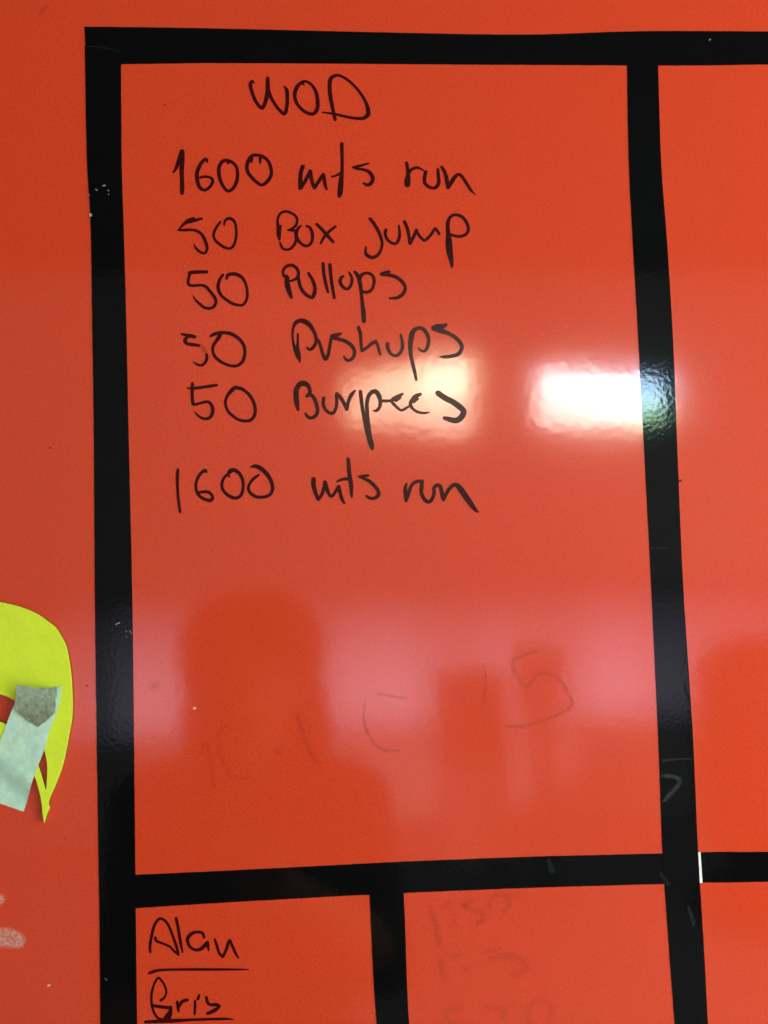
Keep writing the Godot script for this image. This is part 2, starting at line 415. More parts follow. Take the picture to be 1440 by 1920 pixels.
# ---------------------------------------------------------------- tape
func make_tapes():
	var g := "black tape strips that rule the board"
	tape("bottom", "black tape strip running level under the big panel", g, [-133.9, -198, -77, -198.3, 7.7, -198.3, 29.2, -198.2, 65.1, -198.4, 137.9, -199.3, 182.1, -200.4, 234.9, -201.7], [-134.1, -219.6, -77.3, -219, 7.2, -218.7, 28.6, -218.9, 64.5, -219, 137.1, -219.9, 181.2, -220.9, 234, -222.2], 0.12)
	tape("stub", "black tape strip running level off past the bright white gap", g, [254.3, -202.1, 271.8, -202.6, 302, -204.1, 401.8, -207.1], [254.7, -222.5, 270.7, -223.2, 300.9, -224.2, 400.5, -227.4], 0.12)
	tape("top", "black tape strip running level along the top above the heading", g, [-156.1, 379.5, -111.6, 379.6, -67.4, 379.4, -7.9, 378.8, 44.9, 378.2, 102, 377.7, 144.4, 377.7, 175.5, 378.5, 218.7, 380.7, 254.3, 381.8, 298.1, 382.3, 334.3, 382.6, 440.3, 384.4], [-154.9, 352.4, -112, 353.3, -67.9, 354.3, -8.4, 354.7, 44.2, 354.9, 101.3, 355.1, 143.6, 355.3, 174.6, 355.5, 217.6, 355.7, 253.1, 355.9, 296.8, 356.6, 332.9, 357.6, 438.7, 359.5], 0.12)
	tape("left", "long upright black tape strip beside the yellow foam cutout", g, [-155.8, 365.8, -155, 284.6, -152.9, 239.6, -152.4, 172.8, -152, 99.6, -152.2, -8.2, -152, -78.9, -151.4, -176.2, -151.1, -231, -151.1, -291.8, -150.7, -345.4], [-131.2, 361.5, -131.5, 284.7, -130.7, 239.6, -129.6, 172.6, -128.9, 99.2, -127.7, -8.9, -127.6, -79.8, -127.6, -177.3, -127.7, -232.2, -127.6, -293.3, -127.3, -346.9], 0.26)
	tape("right", "long upright black tape strip that crosses the bright window reflection", g, [228, 364.8, 225.8, 285.8, 226.1, 223.4, 226.9, 154, 227.5, 70.4, 228.1, -19.4, 228.2, -122.2, 227.6, -201.5, 229.1, -265.7, 230.6, -315, 232.3, -370.9], [250.9, 365.1, 249.5, 285.8, 251.1, 223.3, 252, 153.7, 251.3, 69.9, 250.9, -20, 252.7, -123.2, 252.5, -202.7, 253.4, -267, 253.6, -316.4, 254.4, -372.4], 0.26)
	tape("short", "short upright black tape strip beside the two handwritten names", g, [26.2, -209.2, 26.4, -233.6, 27.4, -275.2, 28.5, -302.8, 30.5, -357.4], [48.7, -211.4, 49.3, -234.8, 49.5, -276.5, 50.1, -304.1, 51.7, -358.9], 0.26)
	var tape_bottom: Node3D = M.tape_bottom
	var tape_top: Node3D = M.tape_top
	var tape_left: Node3D = M.tape_left
	var tape_right: Node3D = M.tape_right
	rubbed(tape_right, "chalk_mark", "pale hooked stroke left on the tape", [[228.8, -149.5, 2,  232.9, -149.3, 2.61,  237.9, -150.2, 2.61,  241.4, -152, 3.38,  241.8, -154.1, 3.38,  239.9, -157, 3.23,  236.2, -160.6, 3.07,  231.7, -164.9, 2.15,  228.9, -167.4, 1.07]], 0.17, CHALK, .32)
	rubbed(tape_right, "chalk_mark", "pale line across the tape", [[229.3, -138.6, 2.31,  234.5, -138.7, 1.85,  242.4, -138.4, 1.39,  251.2, -138.6, 0.93]], 0.11, CHALK, .32)
	rubbed(tape_right, "chalk_mark", "pale slash on the tape near the lower edge", [[243.2, -237.2, 1.52,  245.2, -242.1, 2.74,  246.4, -246.6, 2.89,  246.9, -251.9, 1.82]], 0.09, CHALK, .32)
	rubbed(tape_right, "chalk_mark", "faint rub beside the crossing", [[224.7, -213.6, 1.52,  228.4, -219, 3.04,  231.7, -223.2, 2.28]], 0.06, CHALK, .32)
	rubbed(tape_right, "chalk_mark", "faint slash above the bright reflection", [[238, 133.2, 2.2,  242.1, 136.2, 2.65,  249.1, 141.6, 1.15]], 0.05, CHALK, .32)
	rubbed(tape_right, "chalk_mark", "thin scratch across the tape half way down", [[228.2, 7.6, 0.57,  236.6, 7.5, 0.75,  243.4, 7, 0.57]], 0.1, CHALK, .32)
	rubbed(tape_bottom, "chalk_mark", "pale smear on the tape", [[147.4, -201.5, 1.75,  148.9, -204.7, 3.26,  150.6, -209, 4.26,  152, -211.3, 3.26]], 0.08, CHALK, .2)
	rubbed(tape_left, "dust_speck", "round pale speck", [[-153, 246, 2.03,  -152.9, 245.6, 2.03]], 0.62, CHALK, .32)
	rubbed(tape_left, "dust_speck", "", [[-144.3, 266.3, 0.97,  -142.9, 266.5, 1.02]], 0.42, CHALK, .32)
	rubbed(tape_left, "dust_speck", "", [[-149.2, 263.9, 0.92,  -148.2, 263, 0.87]], 0.3, CHALK, .32)
	rubbed(tape_left, "dust_speck", "", [[-140.8, 263, 1.17,  -140.7, 262.9, 1.17]], 0.35, CHALK, .32)
	rubbed(tape_left, "dust_speck", "", [[-140.7, 260.3, 1.02,  -140.5, 260.2, 0.92]], 0.2, CHALK, .32)
	rubbed(tape_left, "dust_speck", "", [[-154, 260.3, 0.87,  -153.5, 259.6, 0.76]], 0.3, CHALK, .32)
	rubbed(tape_left, "dust_speck", "", [[-153.7, 255.4, 1.12,  -153.6, 255.3, 1.02]], 0.25, CHALK, .32)
	rubbed(tape_left, "dust_speck", "bright scratched dash", [[-138.6, -33.7, 0.62,  -136.2, -32.7, 0.79]], 0.55, CHALK, .32)
	rubbed(tape_left, "dust_speck", "", [[-132.1, -38.3, 0.88,  -131.5, -38.7, 0.71]], 0.25, CHALK, .32)
	rubbed(tape_left, "dust_speck", "", [[-129.5, -38.2, 1.06,  -128.4, -40.2, 0.88]], 0.22, CHALK, .32)
	rubbed(tape_left, "dust_speck", "", [[-131.9, -41.9, 0.79,  -131.2, -42.6, 0.7]], 0.18, CHALK, .32)
	rubbed(tape_left, "dust_speck", "", [[-147.8, -263.1, 0.91,  -146.9, -264.1, 1.02]], 0.15, CHALK, .32)
	rubbed(tape_left, "chalk_mark", "faint diagonal seam by the corner", [[-154.6, 365.5, 0.62,  -145, 364.8, 1.04,  -131.9, 361.5, 0.83]], 0.06, CHALK, .32)
	rubbed(tape_top, "dust_speck", "tiny pale speck", [[289.5, 375.3, 0.89,  290.5, 376, 1]], 0.35, CHALK, .2)


func resample(p: PackedVector2Array, n: int) -> PackedVector2Array:
	var c := Curve2D.new()
	c.bake_interval = 0.002
	for i in p.size():
		var t := (p[mini(i + 1, p.size() - 1)] - p[maxi(i - 1, 0)]) / 6.0
		c.add_point(p[i], -t, t)
	var out := PackedVector2Array()
	for i in n + 1:
		out.append(c.sample_baked(c.get_baked_length() * i / n, true))
	return out


func tape(key: String, label: String, group: String, a: Array, b: Array, thick: float):
	var pa := pairs(a)
	var pb := pairs(b)
	var n := int(pa[0].distance_to(pa[pa.size() - 1]) / 0.0012)
	pa = resample(pa, n)
	pb = resample(pb, n)
	var z := thick * 0.001
	for i in n + 1:      # hand-torn film: the cut edge wanders by a tenth of a millimetre
		var out := (pa[i] - pb[i]).normalized()
		pa[i] += out * (0.00010 * grain.get_noise_2d(i * 0.9, z * 9e4) + 0.00012 * grain.get_noise_2d(i * 0.11, z * 5e4))
		pb[i] -= out * (0.00010 * grain.get_noise_2d(i * 0.9, 50 + z * 9e4) + 0.00012 * grain.get_noise_2d(i * 0.11, 70 + z * 5e4))
	var st := SurfaceTool.new()
	st.begin(Mesh.PRIMITIVE_TRIANGLES)
	for i in n:
		var q := [pa[i], pb[i], pb[i + 1], pa[i + 1]]
		quad(st, q.map(func(v): return Vector3(v.x, v.y, z)), Vector3(0, 0, 1))
		var o := (pa[i] - pb[i]).normalized()
		quad(st, [v3(pa[i], 0), v3(pa[i], z), v3(pa[i + 1], z), v3(pa[i + 1], 0)], Vector3(o.x, o.y, 0))
		quad(st, [v3(pb[i], z), v3(pb[i], 0), v3(pb[i + 1], 0), v3(pb[i + 1], z)], Vector3(-o.x, -o.y, 0))
	for i in [0, n]:
		var o := (pa[i] - pa[absi(i - 1)]).normalized()
		quad(st, [v3(pa[i], 0), v3(pb[i], 0), v3(pb[i], z), v3(pa[i], z)], Vector3(o.x, o.y, 0))
	var t := thing("tape_strip", label, "tape", Vector3(0, EYE, 0.00002), group)
	put("film", st.commit(), M.black, t)
	M["tape_" + key] = t


func v3(p: Vector2, z: float) -> Vector3:
	return Vector3(p.x, p.y, z)


func quad(st: SurfaceTool, q: Array, normal: Vector3):
	var turned: bool = (q[1] - q[0]).cross(q[2] - q[0]).dot(normal) > 0
	for k in ([0, 2, 1, 0, 3, 2] if turned else [0, 1, 2, 0, 2, 3]):
		st.set_normal(normal)
		st.set_uv(Vector2(q[k].x, q[k].y))
		st.add_vertex(q[k])


# ---------------------------------------------------------------- marker strokes: each list is x, y, width in millimetres
func dense(s: Array, step: float) -> Array:
	var n := s.size() / 3
	var out := []
	for i in n - 1:
		var p := []
		for k in [maxi(i - 1, 0), i, i + 1, mini(i + 2, n - 1)]:
			p.append(Vector3(s[3 * k], s[3 * k + 1], s[3 * k + 2]))
		var m := maxi(2, int(p[1].distance_to(p[2]) / step))
		for k in m:
			out.append(p[1].cubic_interpolate(p[2], p[0], p[3], float(k) / m))
	out.append(Vector3(s[3 * n - 3], s[3 * n - 2], s[3 * n - 1]))
	return out


func ribbon(st: SurfaceTool, s: Array, z: float, c: Color, caps: bool, soft := false):
	var p := dense(s, 0.45)
	var n := p.size()
	var l := []
	var r := []
	var tint := []
	var sd := rng.randf() * 900
	for i in n:
		var t: Vector3 = p[mini(i + 1, n - 1)] - p[maxi(i - 1, 0)]
		var o := Vector2(-t.y, t.x).normalized()
		var w: float = maxf(p[i].z, 0.12) * 0.5
		var jag := 1.0 if soft else 0.055
		l.append(Vector2(p[i].x, p[i].y) + o * (w + jag * 1.1 * grain.get_noise_2d(sd + i * 0.8, 3)))
		r.append(Vector2(p[i].x, p[i].y) - o * (w + jag * 1.1 * grain.get_noise_2d(sd + i * 0.8, 40)))
		var k := 1.0 + 0.75 * grain.get_noise_2d(sd + i * 0.12, 8) - 0.35 * clampf((p[i].z - 2.6) / 2.5, 0.0, 1.0)
		var a := c.a
		if soft:
			a *= clampf(0.85 + 0.7 * grain.get_noise_2d(sd + i * 0.21, 20), 0.15, 1.5) * clampf(minf(i, n - 1 - i) / 3.0, 0.0, 1.0)
		tint.append(Color(c.r * k, c.g * (0.9 + 0.1 * k), c.b, a))
	for i in n - 1:
		var za := z + i * 4e-7
		var zb := za + 4e-7
		if soft:     # a rubbed stroke fades out to both sides
			var ma: Vector2 = (l[i] + r[i]) / 2
			var mb: Vector2 = (l[i + 1] + r[i + 1]) / 2
			var ca: Color = tint[i]
			var cb: Color = tint[i + 1]
			var na := Color(ca, 0)
			var nb := Color(cb, 0)
			tri(st, [l[i], l[i + 1], ma], [za, zb, za], [na, nb, ca])
			tri(st, [l[i + 1], mb, ma], [zb, zb, za], [nb, cb, ca])
			tri(st, [ma, mb, r[i]], [za, zb, za], [ca, cb, na])
			tri(st, [mb, r[i + 1], r[i]], [zb, zb, za], [cb, nb, na])
		else:
			tri(st, [l[i], l[i + 1], r[i]], [za, zb, za], [tint[i], tint[i + 1], tint[i]])
			tri(st, [l[i + 1], r[i + 1], r[i]], [zb, zb, za], [tint[i + 1], tint[i + 1], tint[i]])
	if caps:
		for i in [0, n - 1]:
			var z2: float = z + i * 4e-7 + 2e-6
			var w: float = maxf(p[i].z, 0.12) * 0.5
			var m := Vector2(p[i].x, p[i].y)
			var a0 := rng.randf() * TAU
			for k in 12:
				tri(st, [m, m + Vector2.from_angle(a0 - TAU * k / 12) * w * (1 + 0.05 * sin(k * 7 + sd)), m + Vector2.from_angle(a0 - TAU * (k + 1) / 12) * w * (1 + 0.05 * sin(((k + 1) % 12) * 7 + sd))], [z2, z2, z2], [tint[i], tint[i], tint[i]])


func tri(st: SurfaceTool, p: Array, z: Array, c: Array):
	var flip: bool = (p[1] - p[0]).cross(p[2] - p[0]) > 0
	for k in ([0, 2, 1] if flip else [0, 1, 2]):
		st.set_normal(Vector3(0, 0, 1))
		st.set_color(c[k])
		st.add_vertex(Vector3(p[k].x * 0.001, p[k].y * 0.001, z[k]))


func writing(parent: Node3D, called: String, label: String) -> Node3D:
	var w := Node3D.new()
	w.name = called
	w.set_meta("label", label)
	parent.add_child(w, true)
	return w


func ink(w: Node3D, called: String, strokes: Array):
	var st := SurfaceTool.new()
	st.begin(Mesh.PRIMITIVE_TRIANGLES)
	lift += 1
	var z := 0.00004 + (lift % 3) * 0.00006
	for s in strokes:
		ribbon(st, s, z, INK, true)
		z += 0.000018
	put(called, st.commit(), M.ink, w)


func rubbed(parent: Node3D, called: String, label: String, strokes: Array, strength: float, c: Color, base := 0.03):
	var st := SurfaceTool.new()
	st.begin(Mesh.PRIMITIVE_TRIANGLES)
	var z := base * 0.001
	for s in strokes:
		var wide: Array = s.duplicate()
		for i in wide.size() / 3:
			wide[3 * i + 2] *= 1.35 if c == CHALK else 2.0
		if called == "dust_speck":
			ribbon(st, s, z, Color(c, 1) * Color(strength, strength, strength, 1), true)
		else:
			ribbon(st, wide, z, Color(c, strength * (0.5 if c == CHALK else 1.0)), false, true)
		z += 0.00001
	var o := put(called, st.commit(), M.ink if called == "dust_speck" else M.faint, parent)
	if label:
		o.set_meta("label", label)


func speck(parent: Node3D, x: float, y: float, w: float, pale: bool):
	var st := SurfaceTool.new()
	st.begin(Mesh.PRIMITIVE_TRIANGLES)
	ribbon(st, [x - w * 0.3, y, w * 0.8, x + w * 0.3, y + w * 0.15, w * 0.7], 0.00003, Color(0.75, 0.5, 0.4) if pale else Color(0.12, 0.012, 0.008), true)
	put("speck", st.commit(), M.ink, parent)


func make_writing():
	var w: Node3D
	w = writing(board, "handwritten_word", "handwritten heading WOD")
	ink(w, "letter", [[-39.7, 339.8, 0.74,  -40.9, 341.6, 2.06,  -42.4, 339, 2.65,  -41.2, 333, 2.5,  -38.5, 326.3, 2.5,  -34.8, 322.2, 2.64,  -32.3, 326.4, 2.79,  -30.5, 333.9, 3.24,  -30.3, 339.1, 2.95,  -30.3, 343.8, 2.65], [-30, 334.6, 2.94,  -27.6, 328.6, 2.5,  -23.4, 321.9, 2.35,  -19.2, 318.2, 2.65,  -17.2, 324.2, 2.65,  -16.9, 331.7, 2.65,  -17.2, 335.5, 2.51,  -19.1, 338.1, 1.03]])
	ink(w, "letter", [[-5.1, 339, 1.04,  -6, 340.7, 2.51,  -9.3, 338.5, 2.81,  -11.6, 332.5, 2.66,  -10.3, 325.8, 2.36,  -5.4, 320.2, 2.36,  0.4, 318.1, 2.51,  3.7, 321.4, 2.81,  4.3, 327.4, 2.81,  3.3, 334.1, 2.37,  0.2, 339.4, 2.07,  -3.4, 341.6, 1.92,  -6, 341.7, 1.63]])
	ink(w, "letter", [[16.2, 314.3, 2.51,  15, 320.7, 2.66,  13.4, 330.5, 2.96,  12.9, 338, 2.97,  13.7, 343.3, 2.97,  16.4, 345.9, 2.53,  20.7, 346, 2.08,  27.2, 341.9, 2.08,  33.6, 334.8, 2.08,  37.8, 327.7, 2.38,  39.6, 321.6, 3.12,  39.4, 317.9, 3.27,  36, 315.4, 2.67,  30.2, 315.3, 2.22,  22.9, 316.6, 2.07,  15.7, 318.3, 1.78,  7.7, 319.4, 1.18]])
	w = writing(board, "handwritten_number", "handwritten number 1600 in the first run line")
	ink(w, "digit", [[-96.5, 275.9, 1.36,  -94.7, 278.8, 2.23,  -92.2, 285.4, 3.1,  -90.4, 290.8, 3.23], [-90.3, 290.8, 3.35,  -90.4, 284.2, 3.6,  -90.8, 277.8, 3.22,  -90.7, 271.5, 2.97,  -90.6, 265.9, 3.09,  -90.8, 261.3, 2.72]])
	ink(w, "digit", [[-73.3, 283.3, 1.49,  -73.6, 285.1, 2.49,  -75.7, 284.5, 2.36,  -78.5, 280.4, 2.61,  -80.3, 275.3, 2.73,  -80.2, 270.3, 2.73,  -78.5, 265.2, 2.6,  -75.5, 263.4, 2.23,  -72.4, 264.9, 2.23,  -69.9, 268.4, 2.23,  -70, 271.3, 2.11,  -72.9, 272.8, 1.86,  -75.9, 272.8, 1.86,  -78.1, 272.2, 1.86]])
	ink(w, "digit", [[-59.3, 282.3, 1.25,  -58.5, 283.5, 2.49,  -59.8, 284.6, 2.49,  -62.9, 283.7, 2.62,  -65.1, 279.8, 2.74,  -65.3, 275.4, 2.86,  -64.4, 270.3, 2.61,  -62, 265.3, 2.36,  -58.9, 262.7, 2.24,  -55.3, 265.3, 2.49,  -53, 270.3, 2.62,  -52.5, 275.4, 2.49,  -53.2, 279.8, 2.37,  -55.6, 283, 2.24,  -58.3, 284.3, 2.49]])
	ink(w, "digit", [[-42.8, 283.3, 1.5,  -42.5, 285.9, 2.5,  -44.5, 284.9, 2.75,  -45.9, 280.5, 2.62,  -45.2, 276, 2.62,  -42, 271.6, 2.5,  -38.7, 268.5, 2.5,  -35.6, 267.1, 2.25,  -31.9, 269.7, 2.62,  -29.3, 274.2, 2.5,  -29.4, 279.3, 2.38,  -31.3, 284.3, 2.38,  -34.6, 287.2, 2.5,  -38.3, 288.4, 2.25,  -41.7, 288.1, 2.5,  -43.9, 286.2, 2.75], [-36.7, 283, 1.75,  -36.5, 286.5, 2.25]])
	w = writing(board, "handwritten_word", "handwritten word mts in the first run line")
	ink(w, "letter", [[-6.4, 279.3, 1.23,  -7, 280.6, 2.73,  -8.5, 276.4, 2.92,  -9.1, 270.7, 2.92,  -9.2, 264.8, 2.82], [-9, 265, 2.82,  -6.1, 269.3, 2.63,  -3.7, 273.6, 2.54,  -2, 276.8, 2.83], [-2, 276.9, 2.92,  -1.4, 272.2, 2.54,  -0.6, 267.9, 2.54,  0.7, 265, 2.17], [0.7, 265, 2.35,  3.1, 268.8, 2.45,  5.6, 272.6, 2.45,  7, 274.3, 2.64], [7, 274.3, 2.83,  7.6, 270.7, 2.64,  8.2, 266.9, 2.26,  9.1, 264.1, 1.7]])
	ink(w, "letter", [[20.4, 296.8, 2.66,  20.4, 290.9, 2.56,  20.4, 284.7, 2.37,  20.2, 277.5, 2.46,  19.4, 271.7, 3.4,  18.9, 266, 3.97,  18.4, 261.7, 3.78,  17.8, 259.3, 2.74], [13, 273.1, 1.51,  15.8, 273.9, 1.61,  18.9, 275.5, 2.08]])
	ink(w, "letter", [[39.2, 282.8, 1.14,  35.2, 281.6, 1.71,  30.9, 280.4, 2.18,  27.9, 279.8, 1.61], [27.9, 279.8, 1.61,  30.9, 278.7, 1.71,  35.1, 278.2, 2.09,  38.8, 276.8, 2.66,  41.1, 273.7, 2.94,  41.5, 270.8, 2.94,  39.8, 267.9, 2.65,  37.2, 267.2, 2.27,  35.1, 268.4, 1.61]])
	w = writing(board, "handwritten_word", "handwritten word run in the first run line")
	ink(w, "letter", [[65.8, 283.1, 2.29,  66.4, 278.5, 2.57,  66.6, 274.7, 2.86,  66.1, 270.8, 4.29,  65.8, 267.5, 4.28], [67.2, 275.2, 1.91,  68.5, 277.8, 2.19,  71.4, 279.5, 2.1,  74.2, 279.5, 1.91,  77.9, 277.6, 1.05]])
	ink(w, "letter", [[79.1, 276.6, 2.67,  78.2, 272.8, 2.67,  78.2, 268.9, 2.67,  80.4, 266.3, 2.48,  83.2, 265.1, 2.29,  86.1, 265.6, 2.67,  88.1, 268.9, 2.68,  88, 273.8, 2.68,  87.8, 278.5, 2.2]])
	ink(w, "letter", [[90.5, 280.2, 2.2,  92.3, 277.1, 2.68,  93.6, 272.8, 2.97,  94.2, 268.5, 3.16,  94.8, 265.6, 2.68], [94.6, 265.3, 2.68,  97.1, 269, 2.97,  99.6, 272.8, 2.87,  102.5, 274.9, 2.2,  104.8, 273.3, 2.4,  107.5, 269, 2.4,  110.7, 263.7, 2.11,  114.1, 259.9, 0.48]])
	w = writing(board, "handwritten_number", "handwritten number 50 before the box jumps")
	ink(w, "digit", [[-77.6, 243.3, 1.81,  -81.5, 242.2, 2.3,  -85.1, 241.4, 2.96,  -88, 240.3, 1.81,  -90.8, 238.2, 1.48], [-82.9, 243.6, 1.65,  -86.7, 242.2, 2.06,  -89.8, 239.7, 1.64,  -93.3, 235.2, 1.23], [-93.5, 235.1, 1.39,  -89.6, 235.1, 2.05,  -85.6, 235.3, 1.89,  -81.6, 234.7, 2.06,  -78.4, 232.8, 2.14,  -76, 229, 2.3,  -74.5, 224.4, 2.22,  -74.3, 221.5, 2.05,  -75.5, 219.2, 1.89,  -77.4, 218.9, 1.89,  -79.8, 220.3, 1.89,  -81.8, 222.4, 1.64,  -83.1, 225.3, 0.74]])
	ink(w, "digit", [[-64.7, 241.2, 1.4,  -66.9, 238.2, 1.9,  -69, 234.4, 1.98,  -69.7, 231.5, 2.06,  -69, 228.6, 2.06,  -66.3, 225.6, 2.14,  -62.7, 223.1, 2.14,  -59.1, 222.1, 1.98,  -56.6, 223.5, 1.98,  -54.9, 227.3, 1.9,  -54.1, 231.9, 1.98,  -54.2, 236.5, 1.9,  -55.1, 240.7, 2.07,  -57.5, 243.1, 2.31,  -59.9, 243.1, 2.15,  -61.8, 241.4, 1.9,  -62.3, 238.7, 1.32]])
	w = writing(board, "handwritten_word", "handwritten word Box")
	ink(w, "letter", [[-24.5, 228.4, 1.82,  -25, 231.8, 2.82,  -24.9, 235.6, 2.99,  -25.3, 238.5, 2.32,  -25.4, 242.7, 1.74,  -23.7, 246.5, 1.83,  -21, 248.1, 1.83,  -18.6, 248.1, 2,  -14.9, 246.6, 1.91,  -12.6, 244.4, 2,  -11.9, 241.9, 1.91,  -12.6, 238.9, 2,  -14.5, 236.8, 1.91,  -16.8, 235.6, 1.41,  -19.1, 235.1, 0.5], [-23, 238.5, 1.08,  -23.7, 236.4, 1.66,  -24, 232.6, 1.49,  -24.2, 229.3, 1.49], [-18.5, 234.9, 1,  -15.6, 234.7, 1.91,  -13.6, 234.3, 2.33,  -12.9, 230.9, 2.33,  -13.2, 227.1, 2.08,  -14.6, 224.2, 2.07,  -17.1, 221.7, 1.91,  -20, 221.1, 1.82,  -22.4, 222.1, 1.82,  -23.7, 224.7, 1.74,  -24.2, 226.3, 1.24]])
	ink(w, "letter", [[-9.4, 238, 1.5,  -11.5, 236, 2.16,  -12.6, 233, 2.33,  -12.3, 229.7, 2.24,  -10.4, 226.3, 2.16,  -7.2, 223.9, 2.16,  -4.3, 224.1, 2,  -2.2, 226.7, 2.08,  -1.5, 230.5, 2.25,  -2, 234.3, 2.25,  -3.4, 236.8, 2.17,  -5.5, 237.9, 1.67]])
	ink(w, "letter", [[1.6, 239.1, 2.33,  5, 235.5, 2.5,  8.6, 231.3, 2.67,  12.6, 226.6, 2.25], [14.5, 237.5, 2.01,  11.2, 234.9, 2.09,  7.8, 231.7, 2.33,  5.2, 227.9, 1.92,  3.9, 225.4, 1.42]])
	w = writing(board, "handwritten_word", "handwritten word jump")
	ink(w, "letter", [[39, 242.9, 2.52,  41.7, 239.2, 2.52,  44.7, 233.5, 2.52,  46.7, 227.2, 2.26,  46.5, 222.7, 2.14,  44.2, 217.7, 2.26,  40.4, 215.3, 2.51,  37.3, 216.1, 2.63,  35.2, 218.3, 2.26,  35.5, 222.8, 1.25]])
	ink(w, "letter", [[49.8, 235, 2.39,  49.2, 232.2, 2.27,  50.4, 228.4, 2.27,  53.2, 225.9, 2.14,  56.3, 225.2, 2.14,  58.5, 227.8, 2.14,  59.4, 232.2, 2.02,  59, 238.1, 1.26]])
	ink(w, "letter", [[63, 240.7, 2.53,  64.7, 236.6, 2.53,  65.7, 231.6, 2.53,  66.3, 225.5, 2.4], [66.6, 225.2, 2.27,  68.9, 229.6, 2.4,  71.3, 234.7, 2.4], [71.3, 234.7, 2.4,  72.7, 231.5, 2.15,  75.2, 228.3, 2.15,  77.3, 227.6, 2.15,  80.9, 230.9, 2.15,  84.2, 235.5, 2.15,  85.1, 235.5, 2.15,  87.2, 232.1, 2.15]])
	ink(w, "letter", [[95.6, 208.5, 2.02,  95.1, 213.6, 3.54,  94.3, 218.7, 4.56,  93.9, 225.1, 4.82,  93.8, 230.8, 3.68,  93.5, 235.3, 2.92,  93.8, 240.4, 2.67,  95.8, 244.4, 2.29,  99.6, 245.7, 2.29,  104, 244.1, 2.42,  107, 240.1, 2.42,  108.1, 235.9, 2.16,  106.7, 232.1, 2.29,  102.9, 230.3, 2.29,  99.1, 230.3, 2.16,  95.4, 231.6, 1.9]])
	w = writing(board, "handwritten_number", "handwritten number 50 before the pullups")
	ink(w, "digit", [[-74.8, 205.7, 2.38,  -79.6, 205.7, 2.54,  -84.8, 205.4, 2.54,  -86.9, 204.9, 1.64], [-86.1, 205.3, 2.45,  -86.8, 202.4, 2.04,  -87.5, 199.1, 2.04,  -86.8, 196.6, 2.12,  -83.8, 196.1, 1.96,  -79.7, 196.4, 1.96,  -76.1, 195.8, 2.21,  -73.3, 192.8, 2.21,  -70.2, 188.6, 2.29,  -68.8, 184.9, 2.21,  -70.3, 181.4, 2.21,  -73.1, 180.2, 2.12,  -76.8, 180.8, 2.04,  -80.3, 183.7, 1.88,  -83.1, 186.7, 1.39,  -84.7, 189.8, 0.41]])
	ink(w, "digit", [[-63.7, 203.7, 1.89,  -65.9, 200.6, 2.21,  -67.1, 196.5, 2.46,  -67, 193.2, 2.46,  -65.3, 189.4, 2.29,  -61.7, 186.1, 2.21,  -57.3, 183.3, 2.21,  -53.3, 182.3, 2.05,  -50.5, 182.5, 2.05,  -48.4, 185.1, 2.05,  -47.3, 188.9, 2.05,  -47.6, 193.9, 2.05,  -48.8, 198.5, 2.06,  -51.3, 202.1, 2.47,  -55, 204, 2.71,  -58.2, 204.1, 2.55,  -60.6, 203.2, 2.46,  -61.3, 200.8, 1.72]])
	w = writing(board, "handwritten_word", "handwritten word Pullups")
	ink(w, "letter", [[-17.1, 187.3, 2.17,  -18.6, 191.8, 3.47,  -19.8, 196.9, 3.76,  -20, 201.7, 3.18,  -22, 202.8, 2.17,  -22.4, 206.4, 2.03,  -20, 209.3, 2.32,  -16.4, 210.1, 2.46,  -13.3, 208.2, 2.46,  -11.9, 204.9, 2.32,  -12.7, 201.3, 2.32,  -16.7, 199.1, 1.59,  -18.2, 199.1, 1.16]])
	ink(w, "letter", [[-12, 200.9, 2.46,  -10.7, 194.7, 2.46,  -7.6, 189.9, 2.46,  -3.3, 187.3, 2.61,  -1.5, 189.1, 2.75,  -0.7, 193.9, 2.61,  -2, 199, 2.47,  -4.9, 204.3, 2.03]])
	ink(w, "letter", [[5.3, 211.1, 2.47,  5.7, 204.1, 2.47,  6.9, 196.7, 2.47,  8.2, 191, 1.89]])
	ink(w, "letter", [[10, 210.2, 2.62,  10.4, 204, 2.47,  11.2, 196, 2.47,  12.5, 187, 2.18]])
	ink(w, "letter", [[19.2, 202.2, 1.75,  17.5, 200.7, 2.33,  16.9, 197.8, 2.47,  19.1, 194.1, 2.33,  22.3, 193.3, 2.18,  24.6, 196.6, 2.18,  25.1, 201, 2.04,  23.3, 204.9, 1.46]])
	ink(w, "letter", [[27.3, 205.1, 2.33,  29.4, 202.1, 2.92,  30.7, 196.6, 2.91,  31.4, 190, 2.62,  31.8, 184.1, 2.62,  32.5, 176, 3.34,  32.6, 170.3, 3.05], [30.8, 200.3, 2.04,  32.3, 203.2, 2.48,  36, 204.3, 2.19,  39.6, 202.4, 2.34,  40.5, 198, 2.34,  38.9, 192.9, 2.33,  35.6, 190.7, 2.33,  32.7, 191.1, 2.04]])
	ink(w, "letter", [[51.4, 205.3, 1.9,  48.3, 204.2, 2.93,  45.7, 203.5, 2.34], [46.1, 203.3, 2.49,  51.2, 202.7, 2.63,  56.2, 201.2, 2.64,  60.5, 197.5, 2.64,  62.2, 193.4, 2.49,  60.2, 189, 2.63,  55.8, 186.5, 2.34,  51.1, 186.3, 1.46]])
	w = writing(board, "handwritten_number", "handwritten number 50 with a partly rubbed out five before the pushups")
